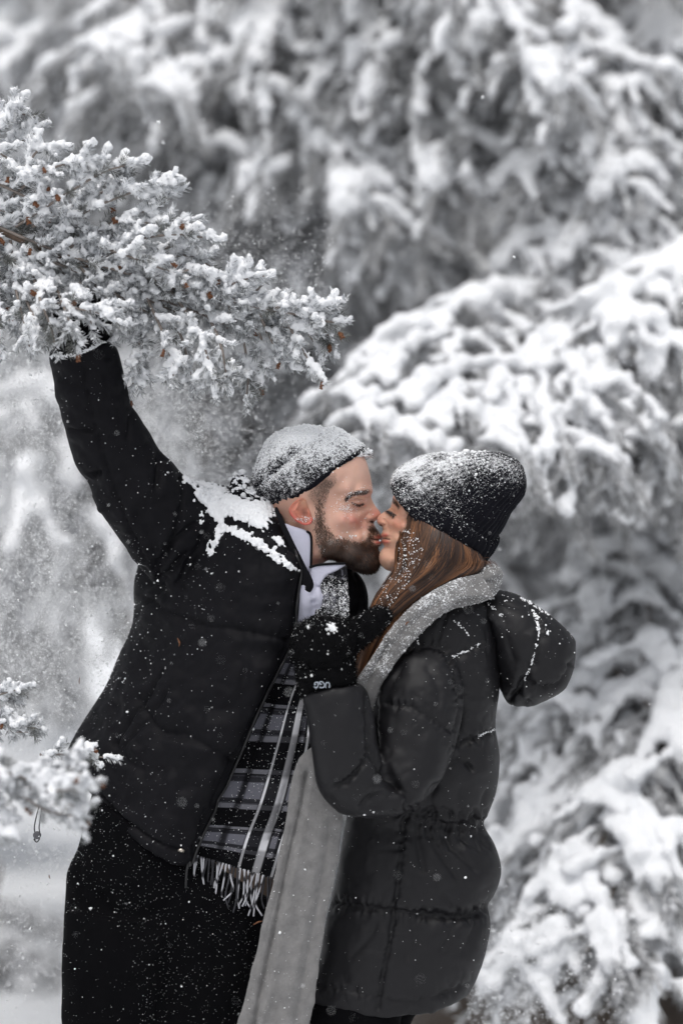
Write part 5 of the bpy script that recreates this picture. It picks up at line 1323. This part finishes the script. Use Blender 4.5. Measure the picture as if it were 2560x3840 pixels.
for k in range(17):                                                    # gathers of the drawn-in waist
    a0 = np.interp(k / 16, [0, .35, .7, 1], [1520, 1620, 1720, 1812]) + rng.normal(0, 4); b0 = np.interp(a0, [1500, 1580, 1650, 1720, 1815], [3048, 3068, 3090, 3100, 3088])
    ln_ = rng.uniform(45, 120); dr_ = (a0 - 1500) * .22 + rng.normal(0, 10)
    wl_.append(pl([(a0, b0 + 8), (a0 + dr_ * .5, b0 + ln_ * .5), (a0 + dr_, b0 + ln_)], rng.uniform(6, 10), rng.uniform(5, 8), 0, 1))
    wl_.append(pl([(a0 + 6, b0 - 8), (a0 + 6 + rng.normal(0, 8), b0 - ln_ * .3), (a0 + rng.normal(6, 14), b0 - ln_ * .6)], rng.uniform(5, 9), rng.uniform(5, 8), 0, 1))
V = carve(V, F, [(l_[0], l_[1] * (1.25 if len(l_) == 5 else 1.0), l_[2] * (.85 if len(l_) == 5 else .9)) + tuple(l_[3:]) for l_ in wl_], noise=(6, 85))
# fine crushed creases of the thin nylon, strongest beside the seams
N = normals(V, F); u, v = UV(V)
near = np.zeros(len(V))
for ln in wl_:
    if len(ln) == 4:
        near = np.maximum(near, np.exp(-(seg_dist(u, v, curve(ln[0], 24))[0] / 55) ** 2))
cr = np.abs(vnoise(np.stack([u / 34 + 1.6 * vnoise(np.stack([u / 60, v / 60, V[:, 1] * 5], -1)), v / 75, V[:, 1] * 12], -1)))
V = V - N * ((1 - cr) ** 4 * (0.8 + 4.5 * near) * PX * sstep(-.1, .3, -N[:, 1]))[:, None]
pj = link('puffer_jacket', mesh_data('puffer_jacket', V, F, attrs={'snow': np.zeros(len(V))}), M['puffer'], wom)
pj_tree = bvh(V, F)
s1 = specks(V, F, 700, .9 * PX, lambda p, n: (n[:, 1] < .1) * (.25 + sstep(1.2, 1.45, p[:, 2])), jitter=.5)
s2 = specks(V, F, 26, 2.0 * PX, lambda p, n: (n[:, 1] < .1) * 1.0, ICO[1])
def seam_snow(tree, pts, n, r, sp=2.5):
    q = crom(np.array(pts, float), n) + rng.normal(0, sp, (n, 2))
    c = [drop(tree, *x_)[0] for x_ in q]; c = np.array([x_ for x_ in c if x_ is not None])
    m_ = fbm(c * 160, 2) > -.15
    c = c[m_]
    return blobs(c, r * PX * np.exp(rng.normal(0, .35, len(c))), ICO[1], .4)
ss = [seam_snow(pj_tree, [(1692, 2466), (1745, 2442), (1800, 2414)], 90, 2.0), seam_snow(pj_tree, [(1790, 2762), (1820, 2748), (1854, 2736)], 60, 2.3), seam_snow(pj_tree, [(1562, 2380), (1566, 2420)], 24, 1.8), seam_snow(pj_tree, [(1725, 3095), (1790, 3100), (1814, 3085)], 24, 2.0), seam_snow(pj_tree, [(1700, 2330), (1740, 2360), (1755, 2380)], 30, 2.2)]
link('snow', mesh_data('snow', *join([s1, s2] + ss)), M['flake'], pj, kind='stuff')
# hood lying on her back
hv_, hf_ = inflate([(1735, 2238), (1800, 2222), (1871, 2212), (1954, 2236), (2061, 2306), (2148, 2388), (2156, 2432), (2148, 2515), (2111, 2588), (2036, 2632), (1978, 2650), (1905, 2640), (1872, 2580), (1845, 2480), (1795, 2350), (1745, 2262)], (1970, 2430), (170, 190), 0.01, 300, 70, 2.6)
hv_, hf_ = remesh(hv_, hf_, .004, 2)
hl = [pl([(1990, 2260), (2025, 2340), (2015, 2430), (1985, 2520), (1960, 2570)], 16, 10, 4), pl([(1740, 2240), (1800, 2300), (1835, 2380), (1850, 2460)], 14, 12, 3), pl([(1900, 2635), (1940, 2590), (1965, 2560), (1985, 2575)], 26, 13, 8), pl([(1985, 2570), (2050, 2580), (2110, 2545), (2140, 2490)], 16, 9, 5), pl([(1925, 2600), (1950, 2620), (1990, 2640)], 12, 9, 4),
      pl([(1790, 2250), (1870, 2300), (1900, 2400), (1930, 2520)], 8, 22, 0, 1), pl([(2060, 2330), (2090, 2430), (2080, 2520)], 7, 22, 0, 1), pl([(1860, 2230), (1900, 2260), (1960, 2280)], 8, 12, 0, 1)]
hv_ = carve(hv_, hf_, hl, noise=(6, 80))
N = normals(hv_, hf_); u, v = UV(hv_)
cr = np.abs(vnoise(np.stack([u / 40 + 1.5 * vnoise(np.stack([u / 60, v / 60, u * 0], -1)), v / 60, hv_[:, 1] * 12], -1)))
near = np.exp(-(np.hypot(u - 1950, v - 2590) / 60) ** 2)
hv_ = hv_ - N * ((1 - cr) ** 4 * (.8 + 8 * near) * PX)[:, None]
hood = link('hood', mesh_data('hood', hv_, hf_, attrs={'snow': np.zeros(len(hv_))}), M['puffer'], pj)
ht = bvh(hv_, hf_)
hs_ = [seam_snow(ht, [(1952, 2242), (2000, 2270), (2050, 2305)], 150, 2.8), seam_snow(ht, [(1985, 2262), (2005, 2310), (2020, 2360)], 170, 3.6, 3), seam_snow(ht, [(2012, 2310), (2040, 2350), (2056, 2378)], 110, 3.4, 2.5), seam_snow(ht, [(2020, 2360), (2012, 2420), (1990, 2490), (1965, 2550)], 130, 2.3, 2), seam_snow(ht, [(1800, 2242), (1850, 2245)], 60, 2.4),
       seam_snow(ht, [(1830, 2262), (1860, 2290), (1880, 2310)], 60, 2.2), seam_snow(ht, [(1885, 2235), (1895, 2255)], 24, 2.6), specks(hv_, hf_, 160, 1.4 * PX, lambda p, n: (n[:, 1] < .1) * (.3 + np.clip(n[:, 2], 0, 1)))]
link('snow', mesh_data('snow', *join(hs_)), M['flake'], wom if False else pj, kind='stuff')

# mitten with its fur, thumb and printed tag
mo = [(1090, 2415), (1098, 2370), (1127, 2334), (1178, 2313), (1234, 2307), (1284, 2319), (1318, 2352), (1338, 2397), (1332, 2440), (1330, 2480), (1333, 2520), (1334, 2552), (1318, 2582), (1270, 2608), (1200, 2617), (1125, 2615), (1120, 2577), (1103, 2493), (1090, 2450)]
a_ = inflate(mo, (1212, 2440), (118, 100), -0.19, 200, 44, 2.6)
th_ = loft([(1285, 2350, 1330, 2460, -.195, 60, 60), (1322, 2318, 1360, 2428, -.2, 58, 56), (1368, 2290, 1405, 2392, -.205, 54, 52), (1415, 2274, 1442, 2356, -.205, 48, 46), (1448, 2276, 1464, 2326, -.205, 34, 34), (1466, 2292, 1471, 2308, -.205, 14, 14)], 40, 44)[:2]
V, F = remesh(*join([a_, th_]), .0032, 2)
V = carve(V, F, [([(1098, 2500), (1160, 2512), (1240, 2508), (1330, 2490)], 12, 9, 3), ([(1340, 2330), (1342, 2400), (1336, 2450)], 16, 9), ([(1105, 2480), (1200, 2490), (1320, 2465)], 5, 10)], noise=(4, 24))
mit = link('mitten', mesh_data('mitten', V, F, attrs=dust(V, F, lambda u, v, N, V: .10 + .30 * N[:, 2] + .55 * gauss(u, v, 1243, 2354, 15, 14) + .35 * gauss(u, v, 1157, 2350, 12, 12) + .3 * gauss(u, v, 1276, 2420, 14, 14) + .25 * gauss(u, v, 1380, 2340, 40, 20, -30))), M['fur'], wom)
mtree = bvh(V, F)
P_, N_ = sample_faces(V, F, 7000, lambda p, n: (p[:, 1] < -.17) * 1.0)
d_ = N_ + rng.normal(0, .45, N_.shape); L_ = 9 * PX * rng.uniform(.5, 1.2, (7000, 1))
fu = ribbons(np.stack([P_, P_ + d_ * L_ * .6, P_ + d_ * L_ + [0, 0, -2 * PX]], 1), np.cross(N_, rng.normal(size=N_.shape)), 1.6 * PX)
link('fur', mesh_data('fur', fu[0], fu[1], attrs={'snow': np.zeros(len(fu[0]))}), M['fur'], mit, kind='stuff')
s1 = specks(V, F, 420, 1.1 * PX, lambda p, n: (n[:, 1] < .3) * (.15 + np.clip(n[:, 2], 0, 1) + .8 * (1 - np.abs(n[:, 1])))); s2 = specks(V, F, 30, 2.4 * PX, lambda p, n: (n[:, 1] < .2) * (.2 + np.clip(n[:, 2], 0, 1)), ICO[1])
g_ = rng.normal(0, 8, (70, 2)) + [1243, 2354]; c = np.array([drop(mtree, *q)[0] for q in g_])
link('snow', mesh_data('snow', *join([s1, s2, blobs(c + [0, -.002, 0], rng.uniform(2, 5, 70) * PX, ICO[1], .4)])), M['flake'], mit, kind='stuff')
tx = bpy.data.curves.new('tag_text', 'FONT'); tx.body = 'UGG'; tx.size = 30 * PX; tx.align_x = 'CENTER'; tx.align_y = 'CENTER'; tx.extrude = .0004; tx.space_character = .88
to = bpy.data.objects.new('t', tx); COLL.objects.link(to)
me = bpy.data.meshes.new_from_object(to.evaluated_get(bpy.context.evaluated_depsgraph_get()))
tv, tf = None, None
co_ = np.zeros(len(me.vertices) * 3, np.float32); me.vertices.foreach_get('co', co_); co_ = co_.reshape(-1, 3).astype(float)
bpy.data.objects.remove(to)
# printed upside down on the cuff, following its curve
pu = 1207 - co_[:, 0] / PX; pv = 2562 + co_[:, 1] / PX
nw = []
for k in range(len(pu)):
    p, nn = drop(mtree, pu[k], pv[k], .0040 + co_[k, 2])
    nw.append(p if p is not None else W(pu[k], pv[k], -.25))
me.vertices.foreach_set('co', np.array(nw, np.float32).ravel()); me.update()
link('tag_lettering', me, M['print'], mit)
# leggings and boots
V, F = remesh(*join([loft([(1330, 3560, 1560, 3580, -.01, 100, 100), (1290, 3680, 1540, 3700, -.02, 105, 105), (1135, 3780, 1520, 3790, -.03, 115, 115), (1125, 3850, 1500, 3850, -.03, 120, 120), (1260, 4500, 1450, 4500, -.03, 95, 95), (1300, 5150, 1440, 5150, -.03, 75, 75)], 50, 44)[:2], loft([(1420, 3560, 1660, 3580, .07, 100, 100), (1380, 3740, 1590, 3760, .09, 110, 110), (1340, 3900, 1530, 3900, .09, 110, 110), (1390, 4500, 1530, 4500, .09, 95, 95), (1420, 5150, 1540, 5150, .09, 75, 75)], 50, 44)[:2]]), .0065, 2)
link('leggings', mesh_data('leggings', V, F, attrs={'snow': np.zeros(len(V))}), M['trousers'], wom)
boot(1290, 1450, -.03, -1, wom); boot(1410, 1560, .09, -1, wom)
# ------------------------------------------------------------------ frosted spruce branches in front
def frosted_branch(name, loc_uvy, stem, twigs, y0, label, seed, scale=1.0, spread=0.035, frost=1.0, cones=0.09, shoot=(50, 84)):
    """stem and twigs in photo places at depth y0; every twig is a part, its snow and buds sub-parts"""
    global rng
    keep = rng; rng = np.random.default_rng(seed)
    br = empty(name, W(*loc_uvy).tolist(), label=label, category='branch')
    sp = crom(np.array(stem, float), 40)
    V, F = tube(W(sp[:, 0], sp[:, 1], y0), np.linspace(11, 4, 40) * PX * scale, 8)
    V = V + .0015 * fbm(V * 60, 2)[:, None]
    link('stem', mesh_data('stem', V, F), M['bark'], br)
    for tw in list(twigs) + [stem, [(a_ + 12, b_ - 8, y0 - .012) for a_, b_ in stem]]:
        yd = y0 + rng.normal(0, spread)
        if len(tw[0]) == 3:
            yd = tw[0][2]; tw = [p[:2] for p in tw]
        P = np.array(tw, float); L = np.hypot(*np.diff(P, axis=0).T).sum()
        n = max(8, int(L / 8)); q = crom(P, n)
        yy = y0 + (yd - y0) * sstep(0, .5, np.linspace(0, 1, n)) + .008 * np.sin(np.linspace(0, 5, n) + rng.uniform(0, 6))
        Q = W(q[:, 0], q[:, 1], yy)
        tb = tube(Q, np.linspace(5, 2.5, n) * PX * scale, 6)
        cols = [np.tile([[.20, .17, .15]], (len(tb[0]), 1))]
        A, B, C, R = [], [], [], []
        SC, SR, CN = [], [], []
        m = max(4, int(L / (18 * scale)))
        ends = []
        for k in range(m + 1):
            t = (k + rng.uniform(0, .9)) / (m + 1) if k < m else 1.0
            i = int(t * (n - 1)); base = Q[i]
            tan = Q[min(i + 1, n - 1)] - Q[max(i - 1, 0)]; tan /= np.linalg.norm(tan)
            rd = rng.normal(size=3); rd -= tan * (rd @ tan); rd /= np.linalg.norm(rd)
            d = tan * (0.75 if k < m else 1.6) + rd * (.85 if k < m else .25); d[2] += .06; d /= np.linalg.norm(d)
            ln = rng.uniform(*shoot) * PX * scale * (1.0 - .25 * t)
            ends.append((base, d, ln))
        for base, d, ln in ends:
            tip = base + d * ln
            nn = int(84 * ln / (90 * PX * scale)); s = rng.random(nn)
            rt = base + d * ln * s[:, None]
            rd = rng.normal(size=(nn, 3)); rd -= d * (rd @ d)[:, None]; rd /= np.linalg.norm(rd, axis=1, keepdims=True)
            nd = rd * .8 + d * .68
            nl = rng.uniform(17, 29, nn) * PX * scale
            A.append(rt); B.append(rt + nd * nl[:, None])
            bare_ = rng.random() < .15
            up = nd[:, 2] * .5 + .5
            fr = np.clip((.44 + .55 * up + rng.normal(0, .25, nn)) * frost, 0, 1) * (0.22 if bare_ else 1)
            C.append((1 - fr)[:, None] * np.array([[.030, .033, .019]]) + fr[:, None] * np.array([[.72, .735, .76]]))
            R.append(np.where(fr > .4, rng.uniform(1.4, 2.6, nn), 1.0) * PX * scale)
            if not bare_:
                c_ = max(3, int(ln / (8 * PX * scale))); s = np.linspace(.05, 1.05, c_)
                wd = rng.uniform(.65, 1.35)
                cc = base + d * ln * s[:, None] + rng.normal(0, 3.5, (c_, 3)) * PX * scale; r = rng.uniform(6.5, 12, c_) * PX * scale * wd
                kp = rng.random(c_) < (.92 if d[2] > -.55 else .62)
                cc, r = cc[kp], r[kp]
                cc[:, 2] += r * .8
                SC.append(cc); SR.append(r)
                c2 = int(rng.integers(7, 14)); s = rng.uniform(0, 1.05, c2)
                rd = rng.normal(size=(c2, 3)); rd[:, 2] = np.abs(rd[:, 2]) * .9; rd /= np.linalg.norm(rd, axis=1, keepdims=True)
                SC.append(base + d * ln * s[:, None] + rd * rng.uniform(8, 20, (c2, 1)) * PX * scale); SR.append(rng.uniform(2.6, 5.0, c2) * PX * scale)
            if rng.random() < cones:
                CN.append((tip, d))
        nv = spindles(np.vstack(A), np.vstack(B), np.concatenate(R), 3, .5)
        V, F = join([tb, nv]); cols.append(np.repeat(np.vstack(C), 5, 0))
        o = link('twig', mesh_data('twig', V, F, np.vstack(cols), smooth=False), M['needle'], br)
        if SC:
            c = np.vstack(SC); r = np.concatenate(SR)
            s1 = blobs(c, r[:, None] * rng.uniform(.75, 1.25, (len(c), 3)), ICO[2], .35, freq=1.6)
            s1 = remesh(s1[0], [s1[1]], .0027 * max(1, scale), 1)
            s1 = (s1[0] + normals(*s1) * (.0028 * fbm(s1[0] * 190, 3))[:, None], s1[1])
            link('snow', mesh_data('snow', *s1), M['snow'], o, kind='stuff')
        for tip, d in CN[:14]:
            dn = d * .5 + np.array([rng.normal(0, .3), rng.normal(0, .3) - .3, -.8]); dn /= np.linalg.norm(dn)
            w_ = rng.uniform(6, 9) * PX * scale; h_ = rng.uniform(20, 38) * PX * scale
            tip = tip - d * 8 * PX
            cv = [spindles(tip[None], (tip + dn * h_)[None], w_ * .8, 6, .4)]
            for lv in range(4):
                b0 = tip + dn * h_ * (.12 + .2 * lv)
                rr = rng.normal(size=(6, 3)); rr -= dn * (rr @ dn)[:, None]; rr /= np.linalg.norm(rr, axis=1, keepdims=True)
                cv.append(spindles(np.repeat(b0[None], 6, 0), b0 + rr * w_ * 1.05 + dn * h_ * .2, w_ * .42, 4, .6))
            link('cone', mesh_data('cone', *join(cv), smooth=False), M['rust'], o)
    rng = keep
    return br

up_tw = [[(-60, 760), (-40, 560), (30, 420), (95, 430)], [(-80, 700), (40, 560), (130, 500)], [(-40, 720), (80, 640), (150, 560), (210, 560)], [(0, 780), (140, 660), (260, 610), (330, 600)], [(60, 850), (230, 740), (380, 650), (470, 620)], [(120, 850), (300, 760), (420, 700), (450, 640)],
         [(150, 900), (330, 790), (500, 720), (620, 690)], [(260, 930), (430, 830), (580, 780), (640, 740)], [(300, 960), (460, 860), (600, 830), (700, 830)], [(350, 985), (520, 900), (660, 880), (760, 890)], [(430, 1000), (600, 940), (700, 900)], [(480, 1030), (620, 970), (720, 960), (790, 1000)], [(600, 1060), (720, 1010), (800, 1040)],
         [(800, 1110), (880, 1060), (930, 1045)], [(880, 1130), (960, 1090), (985, 1060)], [(1000, 1165), (1050, 1150), (1065, 1130)], [(1120, 1185), (1165, 1160), (1180, 1145)], [(1180, 1190), (1220, 1175), (1255, 1155)], [(1170, 1200), (1220, 1205), (1260, 1210)]]
dn_tw = [[(-100, 850), (-60, 1000), (-10, 1150), (0, 1280)], [(-60, 850), (-10, 1000), (40, 1150), (60, 1230)], [(40, 900), (60, 1080), (95, 1220), (112, 1300)], [(90, 920), (130, 1060), (170, 1180), (180, 1230)], [(130, 930), (190, 1080), (230, 1200), (250, 1260)], [(200, 970), (270, 1080), (320, 1180), (340, 1230)], [(300, 1000), (380, 1100), (420, 1200), (430, 1240)],
         [(380, 1020), (450, 1140), (500, 1220), (520, 1260)], [(420, 1030), (500, 1200), (530, 1340), (500, 1440)], [(520, 1060), (600, 1220), (640, 1340), (650, 1410)], [(560, 1070), (670, 1240), (710, 1380), (720, 1440)], [(640, 1085), (740, 1240), (790, 1380), (800, 1440)], [(740, 1110), (820, 1270), (845, 1380), (850, 1430)], [(850, 1130), (910, 1270), (930, 1400), (925, 1480)], [(920, 1150), (980, 1270), (1000, 1370), (960, 1430)],
         [(960, 1150), (1010, 1260), (1050, 1330), (1065, 1350)], [(1060, 1175), (1110, 1270), (1150, 1340), (1180, 1390)], [(1100, 1185), (1170, 1270), (1200, 1330)], [(1170, 1195), (1220, 1250), (1250, 1260)]]
grip_tw = [[(120, 1010, -.20), (150, 1120), (190, 1220), (205, 1290)], [(200, 1050, -.21), (240, 1150), (270, 1230), (285, 1275)], [(300, 1060, -.2), (330, 1130), (340, 1190), (345, 1225)], [(150, 1100, -.22), (260, 1150), (360, 1170), (420, 1200)], [(380, 1080, -.18), (420, 1160), (450, 1230)], [(90, 1100, -.19), (130, 1200), (140, 1270)]]
mid_tw = [[(-120, 640), (60, 720), (200, 800), (300, 850)], [(-120, 760), (60, 800), (230, 860), (360, 900)], [(-120, 930), (60, 980), (200, 1060), (300, 1120)], [(150, 960), (340, 1040), (480, 1100)], [(350, 1060), (540, 1120), (680, 1180)], [(600, 1120), (760, 1180), (880, 1230)], [(-120, 1050), (0, 1080), (120, 1150)], [(300, 900), (480, 960), (640, 1020)], [(700, 1060), (860, 1110), (960, 1150)],
          [(850, 1180), (980, 1210), (1090, 1230)], [(-120, 540), (-20, 560), (80, 640)], [(430, 1100), (560, 1180), (640, 1260)]]
frosted_branch('spruce_branch', (-150, 800, -.12), [(-190, 780), (150, 930), (420, 1020), (700, 1090), (950, 1150), (1150, 1185), (1215, 1185)], up_tw + dn_tw + mid_tw + grip_tw, -0.115,
               'frosted spruce branch reaching in from upper left, gripped by the raised glove', 21, 1.2, cones=.07)
low_tw = [[(-15, 2870), (135, 2900), (245, 2890), (310, 2865)], [(45, 2930), (165, 2965), (265, 2960), (330, 2940)], [(65, 2970), (175, 3040), (275, 3055), (330, 3030)], [(-115, 2970), (-15, 3030), (45, 3110), (25, 3130)], [(-135, 3050), (-75, 3130), (-15, 3130), (5, 3130)], [(185, 2960), (245, 2900), (285, 2820)], [(-115, 2790), (-35, 2830), (45, 2910)], [(-115, 2910), (5, 2950), (105, 2970)], [(205, 2990), (285, 3030), (315, 3110)]]
frosted_branch('spruce_branch', (-150, 2750, -.62), [(-200, 2830), (0, 2890), (165, 2935), (300, 2955)], low_tw, -0.62, 'blurred frosted spruce branch close to the camera at lower left, above the hanging cord', 33, 0.88, .06, 1.0, .10)
frosted_branch('spruce_branch', (-150, 2600, -.08), [(-160, 2640), (-40, 2680), (60, 2725), (120, 2740)], [[(-120, 2640), (-20, 2610), (50, 2590), (75, 2585)], [(-60, 2690), (30, 2710), (100, 2740)], [(-120, 2560), (-30, 2600), (40, 2620)], [(150, 2830), (270, 2830), (390, 2840)], [(-40, 2700), (40, 2740), (110, 2745)]], -0.10,
               'small sharp spruce sprig with a snow cap at the left edge below the raised arm', 35, 1.0, .015, 1.0, .04)

# ------------------------------------------------------------------ snow in the air
def flakes(n, lo, hi, r, jit=.4, dens=None, oct_=True):
    """n flakes spread through a box of photo place (at the couple's plane) x depth"""
    out = []
    while len(out) < n:
        q = rng.uniform(lo, hi, (n, 3))
        if dens is not None:
            q = q[rng.random(n) < dens(q[:, 0], q[:, 1])]
        out += q.tolist()
    q = np.array(out[:n])
    C = W(q[:, 0], q[:, 1], q[:, 2])
    return blobs(C, r * np.exp(rng.normal(0, jit, n)), OCT if oct_ else TET, .35)
air = [flakes(1300, (-100, -100, -1.2), (2660, 3940, 2.5), .0009), flakes(40, (-100, -100, -1.2), (2660, 3940, .5), .0014)]
V, F = join(air)
link('falling_snow', mesh_data('falling_snow', V, F), M['flake'], kind='stuff', label='fine snowflakes drifting through the air around the couple', category='snow')
def spray(u, v):
    a = gauss(u, v, 120, 2250, 420, 420) + .9 * gauss(u, v, 60, 1500, 260, 300) + .8 * gauss(u, v, 650, 1600, 260, 240) + .35 * gauss(u, v, 150, 3350, 300, 500) + .35 * gauss(u, v, 900, 1100, 300, 260)
    return np.clip(a, 0, 1) * (.55 + .45 * (fbm(np.stack([u / 210, v / 260, u * 0], -1), 3) > -.2))
sp_ = [flakes(68000, (-150, 700, .2), (1250, 3900, 1.3), .00092, .35, spray, False), flakes(9000, (-150, 1000, -.1), (760, 3900, .3), .0009, .4, spray, False),
       flakes(3500, (1750, 3250, .25), (2420, 3900, 1.0), .0013, .4, lambda u, v: gauss(u, v, 1930, 3660, 260, 260))]
V, F = join(sp_)
link('snow_spray', mesh_data('snow_spray', V, F), M['flake'], kind='stuff', label='powder snow shaken off the branch, drifting down at the left', category='snow')

# ------------------------------------------------------------------ small litter knocked loose
def litter(name, label, pts, y, r, tree=None, cat='needle'):
    if tree is not None:
        P = []
        for a_, b_ in pts:
            p, nn = drop(tree, a_, b_, .002)
            P.append(p if p is not None else W(a_, b_, y))
        P = np.array(P)
    else:
        P = W([p[0] for p in pts], [p[1] for p in pts], y)
    V, F = tube(P, [r * PX * .5, r * PX, r * PX * .3], 6, 10)
    link(name, mesh_data(name, V, F), M['rust'], label=label, category=cat)
litter('dry_needle', 'curved orange dry needle stuck to the chest of the black jacket', [(670, 2394), (677, 2410), (675, 2424)], -.1, 3.5, jac_tree)
litter('dry_needle', 'orange dry needle at the fringe end of the tartan scarf', [(950, 3468), (968, 3458), (984, 3454)], -.08, 3.5)
litter('dry_needle', 'dark dry needle falling before the snow beside the jacket hem', [(300, 2540), (298, 2555), (299, 2566)], .02, 2.0)
litter('dry_needle', 'dry needle falling low beside the black trousers', [(185, 3280), (186, 3288), (189, 3296)], .02, 2.2)
litter('dry_needle', 'curved brown dry needle lying on the grey wool scarf', [(1520, 2345), (1524, 2336), (1534, 2331)], -.16, 3.0)
litter('dry_needle', 'thin dry needle fallen on the snow of the jacket shoulder', [(748, 1846), (760, 1852), (768, 1855)], -.1, 2.2, jac_tree)
p = W(1170, 1600, MY)
c = blobs(np.array([p]), np.array([[15, 9, 8]]) * PX, ICO[2], .25)
link('cone_scale', mesh_data('cone_scale', *c), M['rust'], label='brown cone scale lying on top of the snow covered beanie', category='cone')
